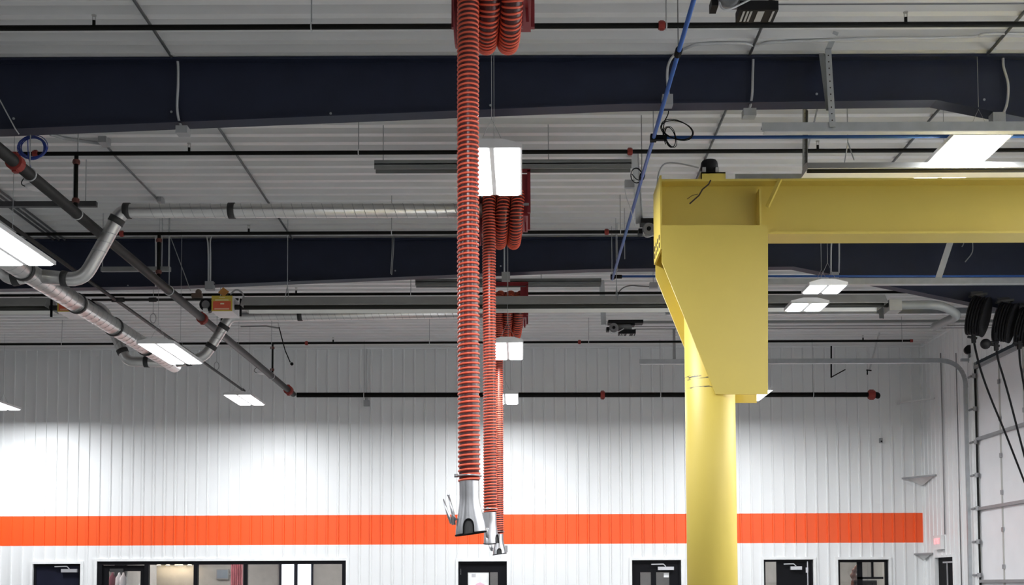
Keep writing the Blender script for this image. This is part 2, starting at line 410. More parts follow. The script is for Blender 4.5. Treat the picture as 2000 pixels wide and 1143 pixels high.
# ------------------------------------------------------------ exhaust hose reels
def helix_on(path, R, pitch, seg=22):
    out = []; prev = None; L = 0; acc = 0
    pts = [Vector(p) for p in path]
    dense = []
    for i in range(len(pts) - 1):
        a, b = pts[i], pts[i + 1]; n = max(1, int((b - a).length / (pitch / seg)))
        for k in range(n): dense.append(a.lerp(b, k / n))
    dense.append(pts[-1])
    u = None
    for i, p in enumerate(dense):
        d = (dense[min(i + 4, len(dense) - 1)] - dense[max(i - 4, 0)]).normalized()
        if u is None:
            u = Vector((1, 0, 0)); u = (u - d * u.dot(d)).normalized()
        else: u = (u - d * u.dot(d)).normalized()
        w = d.cross(u)
        if i: acc += (dense[i] - dense[i - 1]).length
        a = 2 * PI * acc / pitch
        out.append(p + (u * math.cos(a) + w * math.sin(a)) * R)
    return out
def reel(dc, px, end_y, label, rot, group_d, noz_len=.33, tilt=0.0, seg=22):
    hc, Rl = 4.10, .30; X0 = -.35
    t = thing('exhaust_hose_reel', V(-.2, dc, hc + .45), label, 'hose reel', 'exhaust hose reels hung in a line')
    # the hose: two and a bit turns on the drum, then straight down
    path = []
    for k in range(0, 73):
        psi = math.radians(800 * (1 - k / 72)); path.append(V(X0 + .155 * psi / (2 * PI), dc - Rl * math.cos(psi), hc + Rl * math.sin(psi)))
    zb = P(px, end_y, dc - Rl).z; xb = P(px, end_y, dc - Rl).x
    top = path[-1]; n = 26
    for k in range(1, n + 1):
        s = k / n; path.append(Vector((X0 + (xb - X0) * s + math.sin(s * PI) * tilt, dc - Rl, top.z + (zb - top.z) * s)))
    hose = MB().tube(path, .066, 16).build('hose', M_hose, t, True)
    hx = helix_on(path, .0675, .0318, seg)
    MB().tube(hx, .0078, 6).build('wear_rib', M_rib, hose, True)
    # drum, plates and frame
    MB().cyl(V(-.45, dc, hc), V(.02, dc, hc), .2, 28).build('drum', M_dred, t)
    for x in (-.452, .015):
        b = MB().cyl(V(x - .006, dc, hc), V(x + .006, dc, hc), .33, 32) if x < 0 else MB().box(V(x - .03, dc - .30, hc - .10), V(x + .06, dc + .30, hc + .36))
        b.build('side_plate', M_dred, t)
    fr = MB()
    for x in (-.48, .085):
        for dd in (-.30, .30): fr.box(V(x - .018, dc + dd - .02, hc - .07), V(x + .018, dc + dd + .02, hc + .40))
    for dd in (-.30, .30): fr.box(V(-.5, dc + dd - .02, hc + .38), V(.103, dc + dd + .02, hc + .43))
    fr.build('frame', M_dred, t)
    MB().bar(V(.05, dc - .05, hc - .20), V(.045, dc - .05, hc - .08), .02, .02).build('guide_post', M_dred, t)
    MB().bar(V(-.02, dc - .31, hc + .02), V(.085, dc - .31, hc + .02), .03, .025).build('spring_latch', M_galv, t)
    # nozzle
    c0 = path[-1]; rA, rB = .066, .096
    up = Vector((0, 0, 1)); ax = Vector((.012, 0, -1)).normalized()
    nu, nv = 72, 30; L = noz_len
    def sec(v, a, off=0):
        k = 0 if v < .30 else min(1, (v - .30) / .7); k = k * k * (3 - 2 * k)
        rx = rA + (rB * 1.05 - rA) * k + off; ry = rA + (rB * .8 - rA) * k + off
        ca, sa = math.cos(a), math.sin(a)
        x_, y_ = rx * ca, ry * sa
        cr, sr = math.cos(rot), math.sin(rot)
        slope = (-.014 * ca) * k
        return c0 + ax * (v * L + slope * 1.0) + Vector((x_ * cr - y_ * sr, x_ * sr + y_ * cr, 0)) + Vector((.006 * k, 0, 0))
    arch_a = -PI / 2 - .12; aw = .34; ah = .27
    def inside(a, v):
        da = (a - arch_a + PI) % (2 * PI) - PI
        vv = (1 - v) / ah
        if abs(da) > aw: return False
        return vv <= .55 or ((da / aw) ** 2 + ((vv - .55) / .45) ** 2) < 1
    b = MB()
    for i in range(nv + 1):
        for j in range(nu): b.v.append(sec(i / nv, 2 * PI * j / nu))
    for i in range(nv):
        for j in range(nu):
            if inside(2 * PI * (j + .5) / nu, (i + .5) / nv): continue
            jj = (j + 1) % nu; b.f.append((i * nu + j, (i + 1) * nu + j, (i + 1) * nu + jj, i * nu + jj))
    noz = b.build('nozzle', M_alu, t, True)
    li = MB()
    for i in range(nv + 1):
        for j in range(nu): li.v.append(sec(i / nv, 2 * PI * j / nu, -.006))
    for i in range(nv):
        for j in range(nu):
            if inside(2 * PI * (j + .5) / nu, (i + .5) / nv) and math.sin(2 * PI * j / nu) < -2: continue
            jj = (j + 1) % nu; li.f.append((i * nu + j, i * nu + jj, (i + 1) * nu + jj, (i + 1) * nu + j))
    li.build('shade_lining', M_band, noz, True)  # dark lining put in to give the nozzle's hollow its shade
    edge = []
    for k in range(25):
        s = -1 + 2 * k / 24
        edge.append((arch_a + aw * s, 1 - ah * (.55 + .45 * math.sqrt(max(0, 1 - s * s)))))
    edge = [(arch_a - aw, 1.0)] + edge + [(arch_a + aw, 1.0)]
    MB().tube([sec(v, a, .001) for a, v in edge], .005, 6).tube([sec(1.0, a) for a in [arch_a + aw + (2 * PI - 2 * aw) * k / 50 for k in range(51)]], .0055, 6).build('rubber_lip', M_cab, noz, True)
    MB().tube([sec(.0, 2 * PI * k / 24, .012) + Vector((0, 0, .035)) for k in range(24)], .006, 6, closed=True).box(sec(0, PI, .02) + Vector((-.012, -.01, .025)), sec(0, PI, .02) + Vector((.012, .01, .047))).build('clamp_band', M_alu, t, True)
    # locking pliers on one side, magnet tab on the other
    s_ = sec(.72, PI, .004); o_ = (sec(.72, PI, .05) - s_).normalized()
    pl = MB()
    pl.bar(s_ + ax * .0, s_ + o_ * .03 - ax * .05, .02, .012)
    pl.tube([s_ + o_ * .018 + ax * .03, s_ + o_ * .022 - ax * .05, s_ + o_ * .05 - ax * .16], [.014, .011, .008], 8)
    pl.tube([s_ + o_ * .03 + ax * .02, s_ + o_ * .05 - ax * .03, s_ + o_ * .085 - ax * .14], [.013, .010, .006], 8)
    pl.ball(s_ + o_ * .05 - ax * .165, .010, 8)
    pl.build('locking_pliers', M_alu, noz, True)
    s2 = sec(.78, 0, .003)
    MB().bar(s2 - ax * .05, s2 + ax * .05, .05, .012).build('pull_tab', M_alu, noz)
    return t
reel(8.02, 916.5, 940, 'nearest and largest orange ribbed exhaust hose with a notched silver nozzle', 0.0, 0, .345, -.004)
reel(12.87, 957.5, 1001, 'middle orange ribbed exhaust hose, partly hidden behind the nearest one', 1.25, 1, .33, 0, 14)
reel(17.72, 974.5, 1043, 'farthest orange ribbed exhaust hose, thinnest of the three', 0.1, 2, .30, 0, 12)
for d, y0, lab in ((12.6, 325, 'dull grey channel above the middle hose reel'), (17.5, 553, 'dull grey channel above the farthest hose reel')):
    h = (P(985, y0, d).z - EYE)
    b = MB().box(V(-1.59, d - .07, h + .0), V(1.2, d + .07, h + .012)).box(V(-1.59, d - .07, h - .05), V(1.2, d - .058, h + .05)).box(V(-1.59, d + .058, h - .05), V(1.2, d + .07, h + .012))
    t = thing('support_channel', V(-.2, d, h), lab, 'channel', 'steel channels carrying the hose reels'); b.build('channel', M_dgalv, t)
    for x in (-1.5, .3): rod(t, x, d, h, CEIL + .02)

# ------------------------------------------------------------ ducts
def seams(parent, path, r, step=.11):
    b = MB()
    for i in range(len(path) - 1):
        a, c = Vector(path[i]), Vector(path[i + 1]); d = (c - a)
        n = int(d.length / step); u = d.normalized()
        for k in range(1, n):
            p = a + u * (k * step)
            v = Vector((0, 0, 1)); v = (v - u * v.dot(u)).normalized(); w = u.cross(v)
            b.tube([p + (v * math.cos(q) + w * math.sin(q)) * r + u * .35 * r * math.cos(q) for q in [2 * PI * j / 16 for j in range(16)]], .0035, 4, closed=True)
    if b.v: b.build('spiral_seam', M_grey, parent)
def band(parent, p, u, r, w=.035):
    p = Vector(p); u = Vector(u).normalized()
    return MB().tube([p - u * w, p + u * w], r * 1.13, 20).build('duct_band', M_band, parent, True)
HM, XM = 3.36, -5.28
main = thing('exhaust_main_duct', V(XM, 12, HM), 'large silver round duct running away from the camera on the left', 'duct')
MB().cyl(V(XM, 7.5, HM), V(XM, 17.75, HM), .112, 28).build('duct', M_duct, main, True)
seams(main, [V(XM, 7.5, HM), V(XM, 17.7, HM)], .112, .16)
for px, py in ((150, 580), (222, 632), (285, 668)):
    q = PX(px, py, XM); band(main, V(XM, q.y, HM), (0, 1, 0), .112, .022)
band(main, V(XM, 12.3, HM), (0, 1, 0), .112, .03)
def branch_duct(d, pts, label, rr=.075, bands=(), seam=True):
    t = thing('exhaust_branch_duct', pts[0], label, 'duct', 'silver spiral branch ducts')
    q = [Vector(pts[0])]
    for i in range(1, len(pts) - 1): q += bend(pts[i - 1], pts[i], pts[i + 1], .10 if i == 1 else .16, 5)
    q.append(Vector(pts[-1]))
    MB().tube(q, rr, 22).build('duct', M_duct, t, True)
    if seam:
        for a, c in zip(pts, pts[1:]):
            u = (Vector(c) - Vector(a)).normalized()
            if (Vector(c) - Vector(a)).length > .6: seams(t, [Vector(a) + u * .18, Vector(c) - u * .18], rr)
    for i, s in bands:
        a, c = Vector(pts[i]), Vector(pts[i + 1]); band(t, a.lerp(c, s), c - a, rr)
    return t
e = lambda px, py, d: P(px, py, d)
branch_duct(12.6, [V(-.42, 12.6, 4.07), e(238, 412, 12.6), e(162, 548, 12.6), V(XM + .1, 12.6, HM)],
            'silver spiral duct from the middle hose reel, dropping left to the main duct', .076, [(0, .695), (0, .985), (1, .14), (2, .45)])
branch_duct(17.5, [V(-.42, 17.5, 4.09), e(450, 618, 17.5), e(398, 700, 17.5), V(XM + .1, 17.5, HM)],
            'silver spiral duct from the farthest hose reel, dropping left behind the yellow heater box', .076, [(0, .735), (1, .25), (1, .72), (2, .55)])
branch_duct(12.6, [V(XM - .1, 12.6, HM), e(15, 545, 12.6), e(-60, 420, 12.6)], 'short silver duct elbow leaving the main duct at the left edge', .076, [(0, .55)])
branch_duct(17.5, [V(XM - .1, 17.5, HM), e(248, 706, 17.5), e(200, 598, 17.5), e(60, 590, 17.5)], 'silver duct rising left from the far end of the main duct', .076, [(0, .45), (1, .18)])

# ------------------------------------------------------------ tube heaters
def text_rows(b, p, ux, uz, rows):
    for (x0, x1, z, w) in rows:
        b.bar(p + ux * x0 + uz * z, p + ux * x1 + uz * z, .002, w)
def heater(d, h, x0, x1, label, box=None, hang=(), k_=1.0):
    t = thing('tube_heater', V((x0 + x1) / 2, d, h + .2), label, 'heater', 'overhead tube heaters')
    sec = [(-.25, -.01), (-.245, .0), (-.13, .125), (.13, .125), (.245, 0), (.25, -.01)]
    sec = [(a * k_, z * k_) for a, z in sec]
    out = MB(); inn = MB()
    for (a, z), (a2, z2) in zip(sec, sec[1:]):
        out.quadbox([V(x0, d + a, h + z), V(x1, d + a, h + z), V(x1, d + a2, h + z2), V(x0, d + a2, h + z2),
                     V(x0, d + a, h + z + .004), V(x1, d + a, h + z + .004), V(x1, d + a2, h + z2 + .004), V(x0, d + a2, h + z2 + .004)])
        n = len(inn.v); inn.v += [V(x0, d + a * .985, h + z - .003), V(x1, d + a * .985, h + z - .003), V(x1, d + a2 * .985, h + z2 - .003), V(x0, d + a2 * .985, h + z2 - .003)]
        inn.f.append((n, n + 3, n + 2, n + 1))
    rf = out.build('reflector', M_skirt, t); inn.build('reflector_lining', M_refl, rf)
    for x in (x0, x1):
        MB().prism([V(x, d + a, h + z) for a, z in sec], (.004 if x == x0 else -.004, 0, 0)).build('end_plate', M_skirt, t)
    MB().cyl(V(x0 - (.12 if box else -.02), d - .05 * k_, h + .008 * k_), V(x1 + .1, d - .05 * k_, h + .008 * k_), .036 * k_, 16).build('tube', M_tube, t, True)
    for x in hang:
        b = MB().tube([V(x, d - .2, h + .05), V(x, d, h + .30), V(x, d + .2, h + .05)], .006, 6).tube([V(x, d, h + .30), V(x, d, CEIL + .02)], .005, 6)
        b.build('hanger', M_galv, t)
    if box:
        sgn = box; xa = x0 if sgn < 0 else x1        # box beyond this end
        bx0, bx1 = (xa - .40, xa - .12) if sgn < 0 else (xa + .16, xa + .44)
        bb = MB().box(V(bx0, d - .2, h - .08), V(bx1, d + .22, h + .13)).build('burner_box', M_house, t)
        f = d - .202
        MB().box(V(bx0, f, h - .08), V(bx1, f + .004, h + .13)).build('label_panel', M_labyel, bb)
        lb = MB().box(V(bx0 + .02, f - .003, h - .065), V(bx1 - .02, f, h + .055)); lb.build('warning_panel', M_labred, bb)
        k = MB(); o = V(bx0, f - .005, h); ux = Vector((1, 0, 0)); uz = Vector((0, 0, 1))
        text_rows(k, o, ux, uz, [(.05, .23, .07, .012), (.10, .18, .105, .006), (.04, .24, -.045, .006), (.04, .24, -.058, .004), (.12, .17, .02, .02)])
        k.build('label_print', M_labink, bb)
        cx = bx0 - .10 if sgn < 0 else bx1 + .09
        bl = MB().cyl(V(cx, d - .12, h + .03), V(cx, d + .02, h + .03), .088, 24).build('blower', M_motor, t, True)
        MB().cyl(V(cx, d - .128, h + .03), V(cx, d - .12, h + .03), .055, 20).build('blower_face', M_wheel, bl)
        MB().box(V(cx - .03, d - .15, h - .08), V(cx + .03, d - .09, h - .03)).build('blower_motor', M_white, bl)
        kn = MB().bar(V((bx0 + bx1) / 2, d, h + .13), V((bx0 + bx1) / 2 + .02, d, h + .24), .03, .03)
        kn.build('gas_valve', M_motor, t)
        if sgn < 0:
            MB().prism([V(bx0 + .04, d - .03, h + .22), V(bx0 + .12, d - .03, h + .16), V(bx0 + .19, d - .03, h + .23), V(bx0 + .11, d - .03, h + .29)], (0, .01, 0)).build('valve_tag', M_orange, t)
            MB().tube(smooth_path([V(bx1 - .08, d, h + .2), V(bx1, d, h + .26), V(bx1 + .08, d, h + .22), V(bx1 + .12, d, h + .12)]), .012, 8).build('gas_hose', M_grey, t, True)
        g = bx1 + .10 if sgn < 0 else bx0 - .10
        MB().bar(V(g, d - .15, h - .14), V(g, d - .15, h + .10), .025, .025).build('end_bracket', M_cab, t)
    return t
heater(15.9, 3.785, -3.78, 4.93, 'long tube heater with a yellow and red burner box, behind the hoses', -1, (-3.2, -.5, 1.3, 2.9))
heater(15.9, 3.785, -13.0, -6.42, 'tube heater at the left edge whose red burner box the silver duct hides', 1, (-7.6,))
heater(11.3, 4.015, 2.77, 6.2, 'tube heater just above and behind the yellow crane boom', None, (3.2, 5.4), .55)
t = thing('flue_duct', V(5.1, 15.9, 3.8), 'grey flexible flue leaving the right end of the long tube heater', 'duct')
MB().tube(smooth_path([V(5.0, 15.9, 3.80), V(5.25, 15.9, 3.80), V(5.7, 15.9, 3.79), V(6.05, 16.2, 3.73), V(6.16, 16.9, 3.80), V(6.2, 17.5, 3.85)]), .06, 14).build('flexible_pipe', M_dgalv, t, True)
MB().box(V(4.99, 15.78, 3.70), V(5.16, 16.02, 3.85)).build('flue_box', M_skirt, t)

# ------------------------------------------------------------ lamps
LAMP_W = 160.0
def lamp(x, d, h, label=None, w=.52, L=1.22, wires=True, group='high bay lights hung in rows'):
    t = thing('high_bay_light', V(x, d, h + .1), label, 'ceiling light', group)
    MB().prism([V(x - w / 2, d - L / 2, h + .012), V(x - w / 2, d - L / 2, h + .05), V(x - .09, d - L / 2, h + .09), V(x + .09, d - L / 2, h + .09), V(x + w / 2, d - L / 2, h + .05), V(x + w / 2, d - L / 2, h + .012)], (0, L, 0)).build('housing', M_house, t)
    for s_ in (-1, 1):
        xc = x + s_ * w * .255
        q = w * .215
        b = MB(); n = 0
        b.prism([V(xc - q, d - L / 2 + .02, h + .010), V(xc - q * .8, d - L / 2 + .02, h), V(xc + q * .8, d - L / 2 + .02, h), V(xc + q, d - L / 2 + .02, h + .010)], (0, L - .04, 0))
        b.build('diffuser', M_diff, t)
    ld = bpy.data.lights.new('lamp_glow', 'AREA'); ld.shape = 'RECTANGLE'; ld.size = w * .94; ld.size_y = L - .04
    ld.energy = LAMP_W * (w * L) / (.52 * 1.22); ld.spread = math.radians(178); ld.color = (.95, .975, 1.0)
    lo_ = bpy.data.objects.new('lamp_glow', ld); C.objects.link(lo_); lo_.parent = t; lo_.location = Vector((x, d, EYE + h - .006)) - t.location
    if wires:
        b = MB()
        for a in (-.42, .30):
            b = MB().tube([V(x - .1, d + a * L, h + .09), V(x, d + a * L, h + .3), V(x + .1, d + a * L, h + .09)], .003, 4).tube([V(x, d + a * L, h + .29), V(x, d + a * L, CEIL + .02)], .003, 4)
            b.build('hanging_wire', M_grey, t)
    return t
HL = 3.7
lamp(-.25, 10.42, HL, 'lit high bay light beside the middle hose reel, nearest of the centre row')
p = PZ(992, 688, 3.25); lamp(p.x, p.y, 3.25, 'lit high bay light behind the hoses, middle of the centre row', .43, 1.2)
HB_ = 3.52
p = PZ(986, 781, HB_); lamp(p.x, p.y, HB_, 'lit high bay light behind the hoses, closest to the back wall in the centre row')
HL_ = 3.2
p = PZ(60, 486, HL_); lamp(-4.95, 10.8, HL_, 'large bright high bay light at the left edge over the silver main duct', .60, 1.62)
lamp(-4.85, 16.15, HL_, 'lit high bay light at the far end of the silver main duct', .50, 1.42)
p = PZ(478, 783, HB_); lamp(p.x, p.y, HB_, 'lit high bay light under the end of the thin gas pipe near the back wall')
p = PZ(-10, 793, HB_); lamp(p.x, p.y, HB_, 'small bright corner of a high bay light low on the left edge')
p = PZ(1872, 314, 4.18); lamp(p.x, p.y, 4.18, 'large bright high bay light above the yellow crane boom', .56, 1.27)
p = P(1610, 567, 14.6); lamp(p.x, 14.6, p.z - EYE, 'lamp added in place of a reflection in the long tube heater, right of the crane', .48, .42)  # added fixture, stands in for a lamp's reflection on the heater
p = PZ(1575, 602, 3.67); lamp(p.x, p.y, 3.67, 'lit high bay light just below the long tube heater, right of the crane', .50, .44, False)
p = PZ(1470, 774, HB_); lamp(p.x, p.y, HB_, 'small bright high bay light showing past the lower corner of the yellow crane head')
for x, d in ((-5.6, 5.2), (-.25, 4.6), (3.83, 4.4), (-10.6, 8.6), (-10.6, 14.2), (-10.6, 2.0), (-5.6, -3.6), (-.25, -3.6), (3.83, -3.6), (7.2, 13.0), (7.2, 10.6), (7.2, 7.5), (7.2, 3.0)):  # row along the right wall is added and enlarged to brighten that side
    lamp(x, d, HL, 'unseen high bay light, from rows continued over the camera and a row added at right', .66 if x > 7 else .52, 1.95 if x > 7 else 1.22)

# ------------------------------------------------------------ yellow jib crane
J = thing('jib_crane', (1.715, 10.65, 0), 'yellow jib crane with round column, plated head and long boom', 'crane')
MB().cyl((1.715, 10.65, .03), (1.715, 10.65, EYE + 3.15), .226, 64).build('column', M_scuff, J, True)
MB().cyl((1.715, 10.65, 0), (1.715, 10.65, .03), .42, 40).build('base_plate', M_yel, J)
fp = [P(px, py, 10.40) for px, py in ((1293, 440), (1293, 512), (1398, 770), (1500, 770), (1500, 440))]
MB().prism(fp, (0, .02, 0)).build('head_plate', M_yel, J)
bp = [p + Vector((0, .50, 0)) for p in fp]
MB().prism(bp, (0, .02, 0)).build('head_plate', M_yel, J)
HT, HBm = 3.675, 3.165
xe = fp[0].x
MB().box((xe - .016, 10.40, EYE + 3.0), (xe, 10.92, EYE + HT)).build('end_plate', M_yel, J)
hb = MB()
for hh in (3.13, 3.06):
    for k in range(4):
        hb.cyl((xe - .0195, 10.48 + k * .12, EYE + hh), (xe - .0145, 10.48 + k * .12, EYE + hh), .026, 12)
hb.build('bolt_holes', M_hole, J)
bm_ = MB().box((xe, 10.642, EYE + HBm + .02), (8.0, 10.658, EYE + HT - .02)).box((xe, 10.50, EYE + HT - .02), (8.0, 10.80, EYE + HT)).box((xe, 10.50, EYE + HBm), (8.0, 10.80, EYE + HBm + .02))
bm_.build('boom', M_yel, J)
xs = fp[3].x
MB().box((xs - .03, 10.50, EYE + HBm + .02), (xs - .01, 10.642, EYE + HT - .09)).build('web_stiffener', M_yel, J)
MB().bar(P(1524, 350, 10.49), P(1499, 404, 10.56), .03, .03).build('brace_bar', M_yel, J)
# cable slip ring on top
c = P(1385, 343, 10.65); hs = c.z
MB().prism([(c.x - .10, 10.50, EYE + HT), (c.x + .125, 10.50, EYE + HT), (c.x + .125, 10.50, EYE + HT + .062), (c.x - .10, 10.50, EYE + HT + .062)], (0, .012, 0)).prism([(c.x - .10, 10.50, EYE + HT + .05), (c.x + .125, 10.50, EYE + HT + .05), (c.x + .125, 10.50, EYE + HT + .062), (c.x - .10, 10.50, EYE + HT + .062)], (0, .28, 0)).prism([(c.x - .10, 10.50, EYE + HT), (c.x - .13, 10.66, EYE + HT), (c.x - .10, 10.78, EYE + HT + .05), (c.x - .10, 10.50, EYE + HT + .062)], (.01, 0, 0)).build('swivel_bracket', M_yel, J)
zs = EYE + HT + .062
sr = MB().tube([(c.x, 10.63, zs), (c.x, 10.63, zs + .02), (c.x, 10.63, zs + .021), (c.x, 10.63, zs + .06), (c.x, 10.63, zs + .065), (c.x, 10.63, zs + .135), (c.x, 10.63, zs + .15), (c.x, 10.63, zs + .155)], [.06, .06, .07, .07, .085, .075, .065, .03], 28).build('slip_ring', M_motor, J, True)
cl = MB()
for s_ in (-1, 1): cl.box((c.x + s_ * .06 - .015, 10.55, zs + .02), (c.x + s_ * .06 + .015, 10.57, zs + .065))
cl.build('clips', M_silv, sr)
MB().tube([P(px, py, 10.36) for px, py in ((1388, 352), (1384, 360), (1372, 370), (1365, 382), (1356, 390), (1347, 398))], .0065, 6).tube([P(px, py, 10.36) for px, py in ((1363, 379), (1352, 382), (1342, 389))], .003, 5).build('loose_wire', M_hole, J, True)
MB().tube(smooth_path([P(px, py, 10.92) for px, py in ((1365, 328), (1340, 322), (1312, 318), (1296, 322), (1287, 338), (1284, 360), (1284, 385))]), .008, 8).build('power_lead', M_grey, J, True)

# ------------------------------------------------------------ door openers, posts and tracks
def opener(d, label, dh=0.0):
    x0, h0 = 1.555, 4.325 + dh
    t = thing('door_opener', V(x0, d, h0), label, 'door opener', 'black door openers in a line')
    MB().box(V(x0 - .09, d - .10, h0 + .085), V(x0 + .50, d + .10, h0 + .14)).box(V(x0 + .30, d - .08, h0 + .05), V(x0 + .36, d + .08, h0 + .09)).build('mounting_plate', M_motor, t)
    w = MB().tube([V(x0, d - .13, h0), V(x0, d - .125, h0), V(x0, d - .09, h0), V(x0, d - .085, h0)], [.06, .078, .078, .06], 28).build('brake_wheel', M_wheel, t, True)
    MB().cyl(V(x0, d - .145, h0), V(x0, d - .125, h0), .026, 16).build('hub', M_cab, w)
    MB().box(V(x0 - .12, d - .08, h0 - .045), V(x0 - .07, d + .05, h0 + .02)).build('limit_box', M_motor, t)
    MB().cyl(V(x0 + .02, d + .0, h0 + .03), V(x0 + .31, d, h0 + .03), .062, 20).build('motor', M_wheel, t, True)
    MB().prism([V(x0 + .085, d - .12, h0 - .03), V(x0 + .37, d - .12, h0 - .03), V(x0 + .37, d - .12, h0 - .10), V(x0 + .085, d - .12, h0 - .10)], (0, .2, 0)).build('control_box', M_motor, t)
    lb = MB()
    for k, (a, b_) in enumerate(((.11, .125), (.14, .155), (.165, .18), (.22, .27), (.33, .345))): lb.box(V(x0 + a, d - .10, h0 - .104), V(x0 + b_, d + .06, h0 - .1015))
    lb.build('label', M_silv, t)
    MB().tube(smooth_path([V(x0 - .07, d - .12, h0 - .04), V(x0 - .05, d - .13, h0 - .095), V(x0, d - .14, h0 - .105), V(x0 + .08, d - .14, h0 - .07), V(x0 + .17, d - .13, h0 - .02)]), .007, 6).build('flexible_lead', M_lite, t, True)
    rl = MB().box(V(x0 + .5, d - .03, h0 + .095), V(8.2, d + .03, h0 + .135)).build('rail', M_dgalv, t)
    ch = MB()
    for dz in (.045, .0): ch.cyl(V(x0 + .36, d, h0 + dz), V(8.2, d, h0 + dz), .006, 6)
    ch.build('drive_chain', M_dk, t)
opener(8.67, 'black door opener hanging at the top edge of the picture', .05)
opener(14.24, 'black door opener beside the left edge of the yellow crane head')
opener(19.75, 'small black door opener below the long heater, left of the crane')
for a, b_, lab in ((PZ(1240, 298, CEIL - .01), P(1249, 436, 14.24), 'light grey angle post carrying the opener beside the crane'),
                   (PZ(1175, 548, CEIL - .01), P(1179, 634, 19.75), 'light grey angle post carrying the opener below the long heater')):
    t = thing('opener_post', a, lab, 'post', 'opener posts')
    MB().bar(a, b_, .085, .008, (0, 1, 0)).build('face_leg', M_grey, t)
    MB().bar(a + Vector((.04, .03, 0)), b_ + Vector((.04, .03, 0)), .008, .06, (0, 1, 0)).build('side_leg', M_grey, t)
t = thing('junction_box', P(1228, 362, 13.3), 'grey junction box on the post beside the crane', 'junction box', 'grey electrical boxes')
q = P(1228, 362, 13.3); MB().box(q + Vector((-.05, -.06, -.045)), q + Vector((.06, 0, .045))).build('box', M_grey, t)
MB().tube(smooth_path([q + Vector((-.05, -.03, -.03)), q + Vector((-.03, -.03, -.15)), q + Vector((.02, -.03, -.3)), q + Vector((.08, .1, -.45))]), .005, 6).build('lead', M_lite, t)
def track(d, label, vert=False, x1=8.0):
    h = 4.2
    t = thing('door_track', V(5, d, h), label, 'door track', 'overhead door tracks')
    b = MB()
    path = [V(2.22, d, h), V(7.75, d, h)] + bend(V(7.75, d, h), V(8.36, d, h), V(8.36, d, h - .6), .52, 10)[0:]
    prof = [(-.04, 0), (.045, 0)]
    for (a, c2) in zip(path, path[1:]):
        b.bar(a, c2, .012, .085, (0, 0, 1) if abs((c2 - a).normalized().z) < .9 else (1, 0, 0))
        b.bar(a + Vector((0, .03, 0)), c2 + Vector((0, .03, 0)), .06, .012, (0, 0, 1) if abs((c2 - a).normalized().z) < .9 else (1, 0, 0))
    if vert:
        b.box(V(8.33, d - .01, -EYE + .02), V(8.39, d + .05, h - .5))
        b.box(V(8.28, d - .03, h - .02), V(8.45, d + .03, h + .03))
    b.build('track', M_galv, t)
    b = MB().box(V(2.24, d - .012, h - .05), V(7.7, d + .06, h - .042)); b.build('lower_lip', M_lite, t)
    return t
def strut(parent, a, b_, w=.05, holes=True, m=None):
    a, b_ = Vector(a), Vector(b_)
    s = MB().bar(a, b_, w, .006, (0, 1, 0)).bar(a + Vector((w / 2, .025, 0)), b_ + Vector((w / 2, .025, 0)), .006, .05, (0, 1, 0)).build('hanging_angle', m or M_galv, parent)
    if holes:
        k = MB(); u = (b_ - a); n = int(u.length / .06)
        for i in range(1, n):
            p = a + u * (i / n); k.cyl(p + Vector((0, -.0045, 0)), p + Vector((0, -.003, 0)), .007, 6)
        if k.v: k.build('slot', M_hole, s)
    return s
tk = track(10.62, 'galvanised door track above the yellow crane boom, nearest the camera')
strut(tk, PZ(1633, 62, CEIL + .02), P(1617, 98, 10.68), .05)
strut(tk, P(1617, 96, 10.66), P(1626, 248, 10.60), .055)
strut(tk, P(1604, 100, 10.9), P(1619, 216, 10.66), .05, False, M_dgalv)
tk = track(16.16, 'galvanised door track below the boom and in front of the farther rafter')
strut(tk, P(1862, 455, 16.4), P(1830, 552, 16.16), .085, False, M_lite)
tk = track(22.0, 'galvanised door track curving down beside the white overhead door', True)
strut(tk, P(1717, 650, 22.9), P(1698, 722, 22.1), .03, False, M_lite)
strut(tk, PZ(1316, 640, CEIL + .02), P(1317, 706, 22.0), .05, False, M_grey)
tk = track(11.98, 'galvanised door track half hidden behind the yellow crane boom')
tk = track(17.95, 'thin door track low behind the long tube heater, right of the crane')
strut(tk, P(1720, 598, 17.9), P(1722, 622, 17.9), .07, False, M_dk)
t = thing('heater_strut', P(1571, 215, 11.0), 'slotted dark angle hanging from the near rafter to the heater above the boom', 'strut')
strut(t, P(1572, 212, 11.08), P(1571, 338, 11.9), .045, True, mat('dark_slotted_steel', (.10, .10, .09), .5, .4))
t = thing('sloping_strut', P(1595, 212, 11.6), 'plain grey angle slanting behind the slotted one above the boom', 'strut')
MB().bar(P(1597, 210, 11.5), P(1575, 300, 13.4), .06, .006, (0, 1, 0)).build('angle', M_galv, t)
t = thing('door_stop_angle', P(1624, 680, 22.3), 'black angle hanging by the back wall, bent at its foot', 'strut')
MB().bar(P(1623.5, 676, 22.3), P(1623.5, 738, 22.3), .025, .025).bar(P(1623.5, 737, 22.3), P(1651, 722, 22.3), .025, .02).build('angle', M_cab, t)
t = thing('track_end_bracket', P(1694, 724, 22.05), 'tiny black bracket at the foot of the pale slanting strut', 'bracket')
MB().bar(P(1694, 722, 22.05), P(1694, 732, 22.05), .02, .02).bar(P(1692, 723, 22.05), P(1702, 724, 22.05), .02, .02).build('bracket', M_cab, t)

